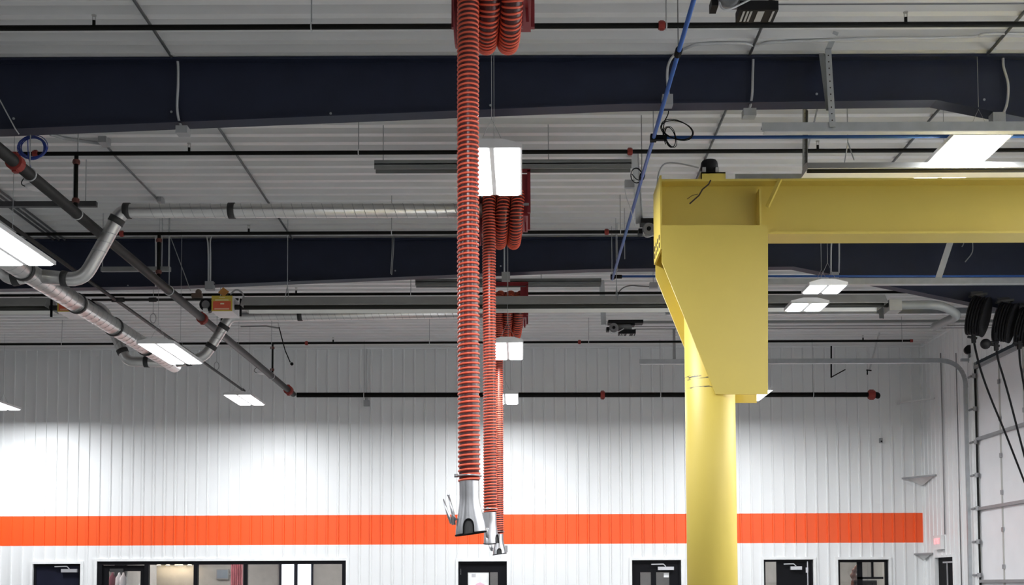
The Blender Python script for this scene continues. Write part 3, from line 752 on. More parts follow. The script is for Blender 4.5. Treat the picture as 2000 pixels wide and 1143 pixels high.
# ------------------------------------------------------------ overhead doors on the right wall
def overhead(num, y0, y1):
    d = thing('door_%d' % num, (RIGHT, (y0 + y1) / 2, 0), 'white sectional overhead door in the right wall' if num == 7 else None, None, None, 'structure')
    X = RIGHT + .06; hts = [-1.6, -1.29, .057, 1.40, 2.70, 4.05]
    for a, b_ in zip(hts, hts[1:]):
        MB().box((X, y0 - .1, EYE + a + .004), (X + .05, y1 + .02, EYE + b_ - .004)).build('section', M_panel, d)
    for h in hts[2:]:
        MB().bar((X - .03, y0, EYE + h - .02), (X - .03, y1, EYE + h - .02), .07, .055).build('stiffener', M_strutd, d)
    for fy in (.25, .5, .75):
        yy = y1 + (y0 - y1) * fy
        st = MB().box((X - .008, yy - .03, EYE - 1.5), (X, yy + .03, EYE + 4.0)).build('stile', M_silv, d)
        hg = MB()
        for k in range(6): hg.box((X - .03, yy - .05, EYE + .25 + k * .66), (X - .008, yy + .02, EYE + .33 + k * .66))
        hg.build('hinge', M_strutd, d)
    for k in range(7):
        h = .15 + k * .62
        rb = MB().cyl((X - .10, y1 + .02, EYE + h), (X - .10, y1 + .16, EYE + h), .022, 10).bar((X - .09, y1 - .06, EYE + h), (X - .01, y1 + .03, EYE + h), .05, .08)
        rb.build('roller', M_strutd, d)
    MB().box((X - .05, y1 - .01, 0), (X - .02, y1 + .09, EYE + 4.0)).build('weather_seal', M_weather, d)
    return d
overhead(7, OD[0], OD[1])
b = MB()
for y in (6.5, 12.15):
    for k in range(1): pass
for i, (y0, y1) in enumerate(((12.25, 16.2), (6.6, 10.6))): overhead(8 + i, y0, y1)
tag(MB().box((RIGHT - .03, OD[1] + .02, 0), (RIGHT + .06, OD[1] + .16, OD[2] + .12)).build('trim_4', M_casing), kind='structure')
t = thing('torsion_drum', V(8.25, 22.1, 4.33), 'round black spring bearing above the curved door track', 'bearing')
q = P(1893, 682, 21.95)
MB().cyl(q, q + Vector((.02, .12, 0)), .08, 20).build('drum', M_motor, t, True)
MB().bar(q + Vector((.06, .05, -.25)), q + Vector((.06, .05, .08)), .12, .02).build('bearing_plate', M_dgalv, t)

# ------------------------------------------------------------ cord reels at right
M_strutd2 = mat('dark_bracket_steel', (.06, .06, .062), .5, .3)
def cord_reel(px, py, label, pts, ball=None):
    d0 = 16.62; c = P(px, py, d0)
    t = thing('cord_reel', c + Vector((0, 0, .35)), label, 'cord reel', 'black cord reels under the far rafter')
    nrm = Vector((.82, -.50, -.26)).normalized(); u = Vector((0, 0, 1)); u = (u - nrm * u.dot(nrm)).normalized(); w = nrm.cross(u)
    ring = lambda off, r, n=28: [c + nrm * off + (u * math.cos(2 * PI * k / n) + w * math.sin(2 * PI * k / n)) * r for k in range(n)]
    for off in (-.10, .10):
        b = MB(); b.cyl(c + nrm * (off - .008), c + nrm * (off + .008), .285, 30); b.build('flange', M_motor, t)
    MB().cyl(c - nrm * .1, c + nrm * .1, .12, 20).build('hub', M_motor, t)
    cd = MB()
    for i in range(5):
        for rr in (.23, .262): cd.tube(ring(-.075 + i * .0375, rr), .017, 6, closed=True)
    cd.build('wound_cord', M_cab, t, True)
    MB().tube([p + Vector((0, 0, 0)) for p in ring(-.13, .24)[-8:] + ring(-.13, .24)[:1]], .012, 6).build('guard_rim', M_lite, t, True)
    MB().bar(c + Vector((0, 0, .25)), c + Vector((.02, .1, .36)), .16, .06).bar(c + Vector((-.10, .05, .30)), c + Vector((.14, .05, .33)), .10, .03).build('mount_bracket', M_strutd2, t)
    MB().tube(smooth_path([P(a, b_, d0 - .15 + .25 * i) for i, (a, b_) in enumerate(pts)]), .0155, 8).build('hanging_cord', M_cab, t, True)
    a, b_ = pts[1]
    MB().bar(P(a - 11, b_ - 2, d0 - .12), P(a + 7, b_ + 1, d0 - .12), .03, .03).bar(P(a, b_ - 5, d0 - .12), P(a + 1, b_ + 10, d0 - .12), .05, .05).build('cord_grip', M_cab, t)
    if ball:
        q = P(*ball, d0 - .1); MB().ball(q, .075, 16).bar(q, q + Vector((.18, .0, .03)), .05, .05).build('cord_stop', M_motor, t, True)
    return t
cord_reel(1911, 618, 'black cord reel leftmost of those under the far rafter at right', [(1901, 640), (1901, 660), (1908, 695), (1918, 731), (1936, 780), (1965, 850), (2003, 947), (2040, 1040)])
cord_reel(1963, 630, 'black cord reel between its two neighbours at the right edge, with a ball stop', [(1944, 650), (1945, 675), (1950, 705), (1958, 731), (1972, 780), (1998, 880), (2025, 980)], (1925, 672))
cord_reel(2006, 640, 'black cord reel cut off by the right edge of the picture', [(1987, 655), (1990, 672), (1992, 705), (1996, 731), (2002, 765), (2015, 830)])

# ------------------------------------------------------------ compressed-air line
t = thing('air_line', V(1.292, 12, 4.35), 'blue compressed air pipe running away from the top of the picture with two side branches', 'air pipe')
MB().cyl(V(1.292, 6.5, 4.35), V(1.292, 16.5, 4.33), .019, 12).build('pipe', M_blue, t, True)
for d in (11.25, 16.42):
    MB().cyl(V(1.292, d, 4.35), V(8.1, d, 4.35 if d < 12 else 4.33), .0165, 10).build('branch_pipe', M_blue, t, True)
    MB().box(V(1.262, d - .04, 4.315), V(1.322, d + .04, 4.375)).bar(V(1.32, d, 4.345), V(1.42, d, 4.345), .045, .045).build('tee_fitting', M_cab, t)
for d in (9.41, 12.35):
    MB().tube([V(1.292, d - .05, 4.35), V(1.292, d + .05, 4.35)], .030, 10).build('coupler', M_cab, t)
    rod(t, 1.292, d, 4.37, CEIL - .02, r=.005, m=M_dk)
for dx, d in ((-.02, 16.3), (.04, 16.1), (.09, 15.5), (-.01, 11.15)):
    rod(t, 1.292 + dx, d, 4.34, CEIL - .02, r=.0055, m=M_grey)

def loops(name, label, cat, m, cx, cy, d, rx, ry, n, r=.004, jit=.25, tail=None, ang=0):
    t = thing(name, P(cx, cy, d), label, cat)
    b = MB()
    for k in range(n):
        a_ = ang + random.uniform(-.15, .15); fx = 1 - random.uniform(0, jit); fy = 1 - random.uniform(0, jit)
        ox, oy = random.uniform(-3, 3) * jit * 2, random.uniform(-2, 4) * jit * 2
        pts = []
        for i in range(28):
            q = 2 * PI * i / 28; x_, y_ = rx * fx * math.cos(q), ry * fy * math.sin(q)
            pts.append(P(cx + ox + x_ * math.cos(a_) - y_ * math.sin(a_), cy + oy + x_ * math.sin(a_) + y_ * math.cos(a_), d + .012 * k))
        b.tube(pts, r, 5, closed=True)
    b.build('coil', m, t, True)
    if tail: MB().tube(smooth_path([P(x, y, d) for x, y in tail]), r * 1.2, 5).build('tail', m, t, True)
    return t
loops('cable_coil', 'coil of blue cable hanging under the left end of the near rafter', 'cable coil', M_bcab, 64, 288, 11.25, 29, 27, 9, .0042, .34, [(54, 262), (55, 300), (58, 318), (62, 336)])
loops('wire_coil', 'loose loops of thin black wire below the near rafter by the blue pipe', 'cable coil', M_cab, 1322, 254, 11.2, 33, 19, 3, .0045, .12, [(1306, 205), (1305, 222), (1298, 238), (1295, 260), (1300, 282)], .25)
loops('wire_coil', 'narrow upright loops of thin black wire hanging by the blue pipe tee', 'cable coil', M_cab, 1309, 267, 11.18, 11, 24, 4, .0035, .2, None, -.25)
loops('wire_loop', 'small oval loop of black wire beside the opener post', 'cable coil', M_cab, 1243, 343, 13.2, 11, 15, 2, .0045, .08, [(1234, 340), (1243, 350), (1252, 353)])

# ------------------------------------------------------------ conduits and small electrical parts
def drop(name, X, label, pts, boxc, boxs=(.11, .07), d=None, m=M_lite):
    """ceiling conduit at X that runs to the rafter and drops down its web to a box"""
    t = thing(name, V(X, R1, CEIL - .05), label, 'conduit', 'ceiling conduits that drop down the near rafter')
    MB().cyl(V(X, 5.0, CEIL - .047), V(X, R1 - .12, CEIL - .047), .014, 8).build('ceiling_run', M_dk, t, True)  # dark grey and extra width take in the run's shadow on the ceiling
    dp = [V(X, R1 - .2, CEIL - .047)] + [P(a, b_, R1 - .05 if i < len(pts) - 1 else R1 - .09) for i, (a, b_) in enumerate(pts)]
    MB().tube(smooth_path(dp), .0125, 8).build('web_drop', m, t, True)
    q = P(*boxc, R1 - .06); MB().box(q + Vector((-boxs[0] / 2, -.05, -boxs[1] / 2)), q + Vector((boxs[0] / 2, .06, boxs[1] / 2))).build('box', M_grey, t)
    MB().cyl(V(X, R1 + .12, CEIL - .047), V(X, R2 - .1, CEIL - .047), .014, 8).build('far_run', M_dk, t, True)  # shadow put into the dark colour here as well
drop('electrical_conduit', -3.30, 'conduit dropping down the near rafter left of the hoses', [(346, 115), (348, 160), (346, 210), (351, 240), (362, 258)], (357, 256))
drop('electrical_conduit', 2.17, 'conduit dropping down the near rafter above the crane head', [(1471, 103), (1470, 150), (1469, 185), (1465, 208), (1460, 222)], (1463, 222), (.12, .07))
drop('electrical_conduit', 4.42, 'conduit dropping down the near rafter at the far right', [(1957, 100), (1960, 130), (1969, 165), (1966, 205), (1952, 236)], (1948, 232), (.12, .09))
t = thing('white_cable', P(1320, 105, 10.8), 'white cable looping up from the near rafter by the blue pipe and along the ceiling', 'cable')
MB().tube(smooth_path([P(1306, 192, 10.9), P(1303, 150, 10.9), P(1306, 125, 10.9), P(1318, 107, 10.88)] + [PZ(a, b_, CEIL - .047) for a, b_ in ((1345, 92), (1370, 86), (1450, 84.5), (1476, 89), (1505, 83), (1600, 79), (1700, 75), (1890, 72), (1925, 66), (2010, 65))]), .013, 8).build('cable', M_lite, t, True)
q = P(1303, 198, 10.88); MB().box(q + Vector((-.05, -.05, -.05)), q + Vector((.05, .05, .05))).build('box', M_grey, t)
t = thing('thin_cable', P(15, 220, 10.9), 'thin pale cable slanting across the near rafter at the left edge', 'cable')
MB().tube([P(-12, 178, 10.92), P(0, 196, 10.92), P(14, 222, 10.92), P(30, 252, 10.88), P(37, 262, 10.88)], .006, 6).build('cable', M_lite, t)
t = thing('ceiling_conduit', PZ(150, 275, CEIL - .03), 'flat grey conduit on the ceiling behind the blue cable coil', 'conduit', 'ceiling conduits on the left')
MB().tube([PZ(98, 262, CEIL - .047), PZ(125, 270, CEIL - .047), PZ(200, 281, CEIL - .047)], .02, 8).build('conduit', M_grey, t)
q = PZ(205, 276, CEIL - .06); MB().box(q - Vector((.05, .08, .04)), q + Vector((.04, .08, .05))).build('box', M_grey, t)
MB().tube([PZ(206, 282, CEIL - .047), PZ(225, 305, CEIL - .047), PZ(312, 394, CEIL - .047)], .013, 6).build('cable', M_dk, t)
q = PZ(314, 393, CEIL - .06); MB().box(q - Vector((.03, .08, .03)), q + Vector((.03, .08, .05))).build('connector', M_grey, t)
for i, (px, lab) in enumerate(((88, 'leftmost of three parallel dark conduits on the ceiling at upper left'), (99, 'middle of three parallel dark conduits on the ceiling at upper left'), (111, 'rightmost of three parallel dark conduits on the ceiling at upper left'))):
    a = PZ(px, 456, CEIL - .047)
    single(MB().cyl((a.x, 9.0, ZC - .05), (a.x, R2 - .1, ZC - .05), .016, 8), 'parallel_conduit', M_dk, lab, 'conduit', 'three parallel ceiling conduits', True)
t = thing('gas_pipe', V(-5.67, 18, 4.0), 'thin dark gas pipe running away on the left, ending above the back wall lamp', 'gas pipe')
MB().cyl(V(-5.63, 8.0, 4.0), V(-5.70, 23.9, 4.0), .024, 12).build('pipe', M_dpipe, t, True)
MB().cyl(V(-5.70, 23.85, 4.0), V(-5.70, 23.98, 4.0), .034, 12).build('cap', M_dpipe, t)
gd = 16.25
MB().cyl(V(-6.0, gd, 4.0), V(-3.95, gd, 4.0), .018, 10).build('side_branch', M_dpipe, t, True)
MB().cyl(V(-5.72, gd, 4.0), V(-5.55, gd, 4.0), .035, 10).build('pipe_fitting', M_dpipe, t, True)
MB().cyl(V(-5.2, gd, 4.0), V(-5.1, gd, 4.0), .032, 10).build('pipe_fitting', M_dpipe, t, True)
vq = P(385, 578, gd); MB().box(vq - Vector((.07, .04, .03)), vq + Vector((.07, .04, .03))).ball(vq + Vector((.02, 0, .05)), .045, 10).build('regulator', mat('brown_regulator', (.16, .11, .08), .6), t)
for px, py in ((299, 622), (423, 715)):
    q = PX(px, py, -5.68); b = MB().tube([q + Vector((math.cos(a) * .045, 0, math.sin(a) * .075)) for a in [2 * PI * k / 16 for k in range(16)]], .007, 6, closed=True).tube([q + Vector((0, 0, .075)), Vector((q.x, q.y, ZC + .02))], .005, 6)
    b.build('ring_hanger', M_grey, t)
for px, py, lab in ((72, 366, 'white disc access point under the near end of the sprinkler main'), (513, 729, 'white disc access point under the far end of the sprinkler main')):
    xd = -4.83 if px < 200 else -4.78; q = PX(px, py, xd); d = q.y; h = q.z - EYE
    t = thing('access_point', V(-4.62, d, h), lab, 'access point', 'white disc access points')
    b = MB().tube([V(xd, d, h + .02), V(xd, d, h + .012), V(xd, d, h - .008), V(xd, d, h - .018)], [.09, .108, .108, .08], 32); b.build('disc', M_white, t, True)
    MB().cyl(V(xd, d, h + .02), V(-4.72, d, 3.94 - .04), .02, 12).build('mount', M_white, t)
    MB().tube(smooth_path([V(xd - .09, d, h), V(xd - .15, d, h + .03), V(xd - .14, d, h + .08), V(xd - .02, d - .1, h + .13)]), .005, 6).build('lead', M_cab, t, True)
M_dstrut = mat('dark_painted_strut', (.06, .06, .062), .55, .2)
def trapeze(d, x0, x1, px_y, label, rods):
    z = P(*px_y, d).z
    t = thing('trapeze_strut', (x0, d, z), label, 'strut', 'horizontal strut trapezes')
    MB().box((x0, d - .03, z - .03), (x1, d + .03, z + .03)).build('channel', M_dstrut if d < 14 else M_dgalv, t)
    for x in rods: MB().tube([(x, d, z), (x, d, ZC + .02)], .006, 6).build('rod', M_grey, t)
trapeze(13.6, -10.0, P(189, 399, 13.6).x, (189, 399), 'dark horizontal strut crossing behind the sprinkler main at upper left', [P(143, 399, 13.6).x, P(167, 399, 13.6).x])
trapeze(15.6, P(198, 526, 15.6).x, P(333, 526, 15.6).x, (333, 526), 'grey horizontal strut in front of the farther rafter at left', [P(200, 526, 15.6).x, P(316, 526, 15.6).x, P(329, 526, 15.6).x])
def web_conduit(label, lines, box=None, m=M_lite, r=.012):
    t = thing('rafter_conduit', P(*lines[0][0], R2 - .03), label, 'conduit', 'pale conduits on the farther rafter')
    for ln in lines:
        MB().tube(smooth_path([P(a, b_, R2 - .105) for a, b_ in ln]), r, 8).build('conduit', m, t, True)
    if box:
        q = P(*box, R2 - .08); MB().box(q + Vector((-.06, -.05, -.06)), q + Vector((.06, .05, .06))).build('box', M_grey, t)
web_conduit('twin pale conduits flaring at the top of the farther rafter above the heater box', [[(386, 454), (398, 457), (405, 468), (407, 500), (407, 552)], [(430, 454), (418, 457), (411, 468), (411, 500), (411, 552)]], (410, 559))
web_conduit('single pale conduit on the farther rafter beside a sprinkler drop at left', [[(304, 455), (304.5, 500), (304, 560)]])
web_conduit('slack pale cable slanting down the farther rafter at left', [[(330, 455), (345, 495), (360, 535), (372, 568)]], None, M_grey, .006)
web_conduit('pale conduit on the farther rafter right of the hoses, ending in a box', [[(985, 470), (985, 500), (985, 536)]], (988, 541))
web_conduit('twin pale conduits on the farther rafter under the crane boom', [[(1628, 455), (1624, 475), (1623, 500), (1623, 533)], [(1639, 455), (1639, 500), (1638.5, 533)]], (1629, 541))
web_conduit('pair of thin rods on the farther rafter left of the nearest hose', [[(765, 425), (766, 480), (763, 535)], [(769, 425), (769, 480), (765, 537)]], None, M_grey, .006)
web_conduit('short pale bent conduit on the farther rafter near the sloping strut', [[(1882, 460), (1882, 475), (1879, 482)], [(1899, 465), (1899, 492), (1885, 512)]], None, M_grey, .008)
t = thing('cord_drop', P(545, 638, 20.5), 'black cord dropping from the ceiling beside the main with a plug end', 'cable')
MB().tube([P(545, 639, 20.5), P(549, 655, 20.5), P(557, 685, 20.5), P(567, 708, 20.5)], .010, 6).build('cord', M_cab, t)
MB().ball(P(570, 711, 20.5), .03, 10).build('plug', M_cab, t)
MB().tube([P(470, 638, 20.5), P(520, 637, 20.5), P(545, 641, 20.5)], .013, 6).build('conduit', M_dgalv, t)
MB().tube([P(545, 641, 20.5), PZ(543, 630, CEIL + .02)], .007, 6).build('hanger', M_grey, t)

t = thing('looped_lead', P(1240, 558, 18.6), 'thin grey lead arching to a small box left of the crane, above the long heater', 'cable')
MB().tube(smooth_path([P(1206, 582, 18.6), P(1209, 571, 18.6), P(1218, 562, 18.6), P(1232, 558, 18.6), P(1250, 559, 18.6), P(1268, 560, 18.6)]), .010, 6).build('lead', M_dk, t, True)
q = P(1276, 558, 18.6); MB().box(q + Vector((-.06, -.04, -.045)), q + Vector((.07, .04, .045))).build('box', M_grey, t)
MB().tube([q, Vector((q.x, q.y, ZC + .02))], .006, 6).build('hanger_rod', M_grey, t)
# wall devices
D = BACK - .02
t = thing('wall_conduit', P(716, 790, D), 'pale conduit with a grey box on the upper back wall', 'conduit')
MB().tube([P(717, 672, D - .02), P(717, 783, D - .02)], .013, 8).build('conduit', M_lite, t)
q = P(716, 788, D - .02); MB().box(q + Vector((-.06, -.04, -.06)), q + Vector((.06, .04, .06))).cyl(q + Vector((0, 0, .06)), q + Vector((0, 0, .12)), .03, 8).build('box', M_grey, t)
q = P(1720, 861, D)
t = thing('wall_sensor', q, 'tiny dark sensor on the back wall right of the crane', 'sensor')
MB().box(q + Vector((-.03, -.05, -.05)), q + Vector((.03, .02, .05))).build('body', M_strutd, t); MB().cyl(q + Vector((0, -.06, -.02)), q + Vector((0, -.05, -.02)), .018, 10).build('lens', M_cab, t)
for px, py0, py1, lab in ((1840, 690, 1045, 'dark conduit rising from the exit sign up the right wall'), (1870, 690, 1143, 'dark conduit on the right wall beside the overhead door')):
    a = PX(px - 3, py0, RIGHT - .03); single(MB().tube([(RIGHT - .03, a.y, a.z), (RIGHT - .03, a.y, PX(px + 3, py1, RIGHT).z)], .012, 8), 'side_wall_conduit', M_strutd, lab, 'conduit', 'conduits on the right wall', True)
def corner_shelf(pa, pb, drop_, label):
    a = P(*pa, BACK - .02); b_ = PX(*pb, RIGHT - .02); z = a.z
    c = Vector((RIGHT - .02, BACK - .02, z))
    t = thing('corner_bracket', c, label, 'bracket', 'triangular corner brackets')
    b_ = Vector((b_.x, b_.y, z))
    MB().prism([a, b_, c], (0, 0, .03)).build('top_plate', M_house, t)
    MB().bar(a, b_, .03, .035).build('front_edge', M_strutd, t)
    k = MB(); ap = c + Vector((-.05, -.05, -drop_)); n = len(k.v)
    k.v += [a.lerp(c, .2), b_.lerp(c, .1), c, ap]; k.f += [(0, 1, 3), (1, 2, 3), (2, 0, 3), (0, 2, 1)]
    k.build('web_brace', M_house, t)
corner_shelf((1762, 935), (1828, 932), .16, 'triangular pale bracket across the far right corner above the orange stripe')
corner_shelf((1786, 1083), (1822, 1082), .12, 'triangular pale bracket across the far right corner below the orange stripe')
t = thing('wall_cable_tray', P(1790, 785, BACK - .1), 'faint pale bar across the far right corner above the stripe', 'bracket')
a = P(1752, 788, BACK - .06); b_ = PX(1825, 778, RIGHT - .05); MB().bar(a, b_, .04, .03).build('bar', M_house, t)
MB().cyl(a, a + Vector((.06, 0, 0)), .02, 8).build('end_clip', M_strutd, t)
# exit sign on the right wall
e0, e1 = PX(1831, 1047, RIGHT), PX(1846, 1073, RIGHT)
t = thing('exit_sign', (RIGHT, e0.y, e0.z), 'white exit sign with glowing red letters on the right wall', 'exit sign')
y0, y1 = e1.y - .02, e0.y; z0, z1 = e1.z - .0, e0.z
MB().box((RIGHT - .09, y0, z0), (RIGHT - .02, y1, z1)).build('body', M_white, t)
MB().box((RIGHT - .02, y0 - .01, z0 + .02), (RIGHT - .005, y1 + .01, z1 - .02)).build('mounting_plate', M_strutd, t)
cu = bpy.data.curves.new('exit_text', 'FONT'); cu.body = 'EXIT'; cu.size = .155; cu.extrude = .004; cu.align_x = 'CENTER'; cu.align_y = 'CENTER'; cu.offset = .004
to = bpy.data.objects.new('exit_text', cu); C.objects.link(to); bpy.context.view_layer.update()
me = bpy.data.meshes.new_from_object(to.evaluated_get(bpy.context.evaluated_depsgraph_get())); bpy.data.objects.remove(to)
me.materials.clear(); me.materials.append(M_exit)
lo = bpy.data.objects.new('letters', me); C.objects.link(lo); lo.parent = t
lo.rotation_euler = (PI / 2, 0, -PI / 2); lo.location = Vector((RIGHT - .096, (y0 + y1) / 2, (z0 + z1) / 2 + .02)) - t.location
OFF[lo.name] = Vector(t.location)

# ------------------------------------------------------------ doors and windows of the back wall
def casing(parent, o, w=.055):
    x0, x1, zt = o; y = BACK - .035
    MB().box((x0 - w, y, 0), (x0, BACK + .1, zt + w)).box((x1, y, 0), (x1 + w, BACK + .1, zt + w)).box((x0, y, zt), (x1, BACK + .1, zt + w)).build('casing', M_casing, parent)
def fr(parent, x0, x1, zt, w, m=None, y=BACK + .03, name='frame'):
    return MB().box((x0, y, 0), (x0 + w, y + .08, zt)).box((x1 - w, y, 0), (x1, y + .08, zt)).box((x0 + w, y, zt - w), (x1 - w, y + .08, zt)).build(name, m or M_dframe, parent)
def closer(parent, xa, xb, z, flip=1):
    y = BACK + .0
    c_ = MB().box((xa, y - .03, z - .035), (xb, y + .05, z + .035)).build('closer', M_closer, parent)
    MB().bar(((xa + xb) / 2, y - .01, z + .04), ((xa + xb) / 2 - .05, y - .01, z + .09), .02, .015).bar(((xa + xb) / 2 - .05, y - .01, z + .09), (xa - .14, y - .01, z + .085), .025, .02).build('closer_arm', M_closer, c_)
def pxx(px): return P(px, 1120, BACK).x
def zz(py, px=1000): return P(px, py, BACK).z
def pane(parent, x0, x1, zt, z0=.9, y=BACK + .07):
    return MB().box((x0, y, z0), (x1, y + .006, zt)).build('pane', M_pane, parent)
def slab(parent, x0, x1, zt, holes, m, name='leaf', y=BACK + .05):
    """door leaf with glazed holes (hx0, hx1, ztop, zbottom)"""
    b = MB(); hs = sorted(holes); xs = [x0]
    for h in hs: xs += [h[0], h[1]]
    xs.append(x1)
    for i in range(0, len(xs), 2): b.box((xs[i], y, .01), (xs[i + 1], y + .045, zt))
    for h in hs: b.box((h[0], y, h[2]), (h[1], y + .045, zt)); b.box((h[0], y, .01), (h[1], y + .045, h[3]))
    return b.build(name, m, parent)
# door 1: plain navy leaf
o = OPEN[0]; d1 = thing('door_1', (o[0], BACK, 0), 'plain dark navy door at far left with a silver closer', None, None, 'structure')
casing(d1, o); fr(d1, *o, .05); slab(d1, o[0] + .05, o[1] - .05, o[2] - .05, [], M_dnavy)
closer(d1, pxx(120), pxx(151), zz(1115, 130))
# window 1: storefront group with a glazed door at its left
o = OPEN[1]; w1 = thing('window_1', (o[0], BACK, 0), 'long black framed office window with a glazed door at its left', None, None, 'structure')
casing(w1, o); zt = o[2]; hd = zz(1103, 400)
MB().box((o[0], BACK + .0, hd), (o[1], BACK + .1, zt)).build('head_frame', M_dframe, w1)
for a, b_ in ((190, 199), (282, 290), (378, 386), (475, 482.5), (668, 676)):
    MB().box((pxx(a) if a > 190 else o[0], BACK + .0, 0), (pxx(b_) if b_ < 676 else o[1], BACK + .1, hd)).build('mullion', M_dframe, w1)
for a, b_ in ((290, 378), (386, 475), (482.5, 668)): pane(w1, pxx(a), pxx(b_), hd)
lf = slab(w1, pxx(199), pxx(282), hd - .01, [(pxx(210), pxx(273), zz(1116, 240), .9)], M_dframe)
pane(lf, pxx(210), pxx(273), zz(1116, 240))
MB().box((pxx(214), BACK + .0, zz(1115)), (pxx(240), BACK + .05, zz(1108))).build('closer', mat('dark_closer', (.03, .03, .032), .5), w1)
# door 2
o = OPEN[2]; d2 = thing('door_2', (o[0], BACK, 0), 'black door with a small window and a paper notice behind the hoses', None, None, 'structure')
casing(d2, o); fr(d2, *o, .05)
lf = slab(d2, o[0] + .05, o[1] - .05, o[2] - .05, [(pxx(913), pxx(972), zz(1118, 940), 1.0)], M_dframe); pane(lf, pxx(913), pxx(972), zz(1118, 940), 1.0)
MB().bar((pxx(899), BACK + .04, zz(1123)), (pxx(899), BACK + .04, zz(1111)), .02, .02).build('hinge', M_closer, d2)
MB().box((pxx(955), BACK + .04, 1.0), (pxx(957), BACK + .10, zz(1118, 940))).build('muntin', M_dframe, d2)
# door 3
o = OPEN[3]; d3 = thing('door_3', (o[0], BACK, 0), 'black door with two narrow panes left of the crane column', None, None, 'structure')
casing(d3, o); fr(d3, *o, .05)
lf = slab(d3, o[0] + .05, o[1] - .05, o[2] - .05, [(pxx(1251), pxx(1272), zz(1118, 1270), 1.0), (pxx(1282), pxx(1308), zz(1118, 1270), 1.0)], M_dframe)
pane(lf, pxx(1251), pxx(1272), zz(1118, 1270), 1.0); pane(lf, pxx(1282), pxx(1308), zz(1118, 1270), 1.0)
closer(d3, pxx(1285), pxx(1316), zz(1110.5, 1300))
# door 4: leaf standing ajar beside a lit gap
o = OPEN[4]; d4 = thing('door_4', (o[0], BACK, 0), 'black doorway right of the crane column with a beige strip of room at its left', None, None, 'structure')
casing(d4, o); fr(d4, *o, .045)
slab(d4, pxx(1518), o[1] - .045, o[2] - .045, [], M_dframe); closer(d4, pxx(1544), pxx(1566), zz(1110, 1555))
MB().bar((pxx(1578), BACK + .03, 1.0), (pxx(1578), BACK + .03, zz(1099)), .02, .02).bar((pxx(1576.5), BACK + .02, zz(1121)), (pxx(1576.5), BACK + .02, zz(1111)), .05, .03).build('exit_rod', M_closer, d4)
pane(d4, o[0] + .045, pxx(1518), o[2] - .045, 0.1)
# window 2
o = OPEN[5]; w2 = thing('window_2', (o[0], BACK, 0), 'black framed office window at the right end of the back wall', None, None, 'structure')
casing(w2, o); fr(w2, *o, .055)
for a, b_, zb in ((1676, 1686, .8), (1704, 1708, zz(1130))): MB().box((pxx(a), BACK + .06, zb), (pxx(b_), BACK + .1, o[2] - .05)).build('mullion', M_dframe, w2)
MB().box((pxx(1676), BACK + .06, zz(1134)), (pxx(1727), BACK + .1, zz(1130))).build('transom', M_dframe, w2)
pane(w2, o[0] + .055, o[1] - .055, o[2] - .055)
MB().box((o[0], BACK + .03, 0), (o[1], BACK + .11, .85)).build('sill_panel', M_dframe, w2)
# side door in the right wall
d5 = thing('door_5', (RIGHT, pd0.y, 0), 'black door under the exit sign in the right wall', None, None, 'structure')
ya, yb, zt = pd1.y, pd0.y, pd0.z
MB().box((RIGHT - .03, ya - .05, 0), (RIGHT + .08, ya, zt + .05)).box((RIGHT - .03, yb, 0), (RIGHT + .08, yb + .05, zt + .05)).box((RIGHT - .03, ya, zt), (RIGHT + .08, yb, zt + .05)).build('casing', M_casing, d5)
MB().box((RIGHT + .05, ya, .01), (RIGHT + .10, yb, zt)).build('leaf', M_dframe, d5)
MB().bar((RIGHT + .02, ya + .05, zt - .10), (RIGHT + .02, ya + .62, zt - .10), .04, .03).build('closer', M_closer, d5)
MB().bar((RIGHT + .03, (ya + yb) / 2 - .05, .4), (RIGHT + .03, (ya + yb) / 2 - .05, zt - .10), .02, .03).build('exit_rod', M_closer, d5)

# ------------------------------------------------------------ rooms behind the glass
RB = 28.2; RZ = 2.75
def room(n, x0, x1, m, lamp_x, s=None, back=RB):
    tag(MB().box((x0, back, 0), (x1, back + .1, RZ)).build('wall_office_back_%s' % n, m), kind='structure')
    for k, x in (('left', x0), ('right', x1)):
        tag(MB().box((x - .05, BACK + .12, 0), (x + .05, back, RZ)).build('wall_office_%s_%s' % (k, n), m), kind='structure')
    tag(MB().box((x0, BACK + .12, RZ), (x1, back + .1, RZ + .08)).build('ceiling_office_%s' % n, M_white), kind='structure')
    for x in lamp_x:
        t = thing('office_light', (x, 26.4, RZ), 'flat ceiling light inside the rooms behind the back wall', 'ceiling light', 'office ceiling lights')
        MB().box((x - .3, 26.1, RZ - .03), (x + .3, 26.7, RZ - .005)).build('diffuser', s or M_roomlamp, t)
M_roomlampa = emit('bright_office_lamp', (1.0, .96, .92), 34.0)
room('a', -9.05, -3.5, M_room, (-7.2, -4.6), M_roomlampa)
t = thing('office_light', (-8.4, 25.2, RZ), 'unseen light added over the coat rail to brighten the clothes', 'ceiling light')  # extra light, added so the hanging clothes come out white
MB().box((-8.7, 25.1, RZ - .03), (-8.1, 25.3, RZ - .005)).build('diffuser', M_roomlampa, t)
room('b', -2.0, 4.2, M_roomd, (-.8, 2.8))
room('c', 4.6, 8.3, M_room, (5.6, 7.2))
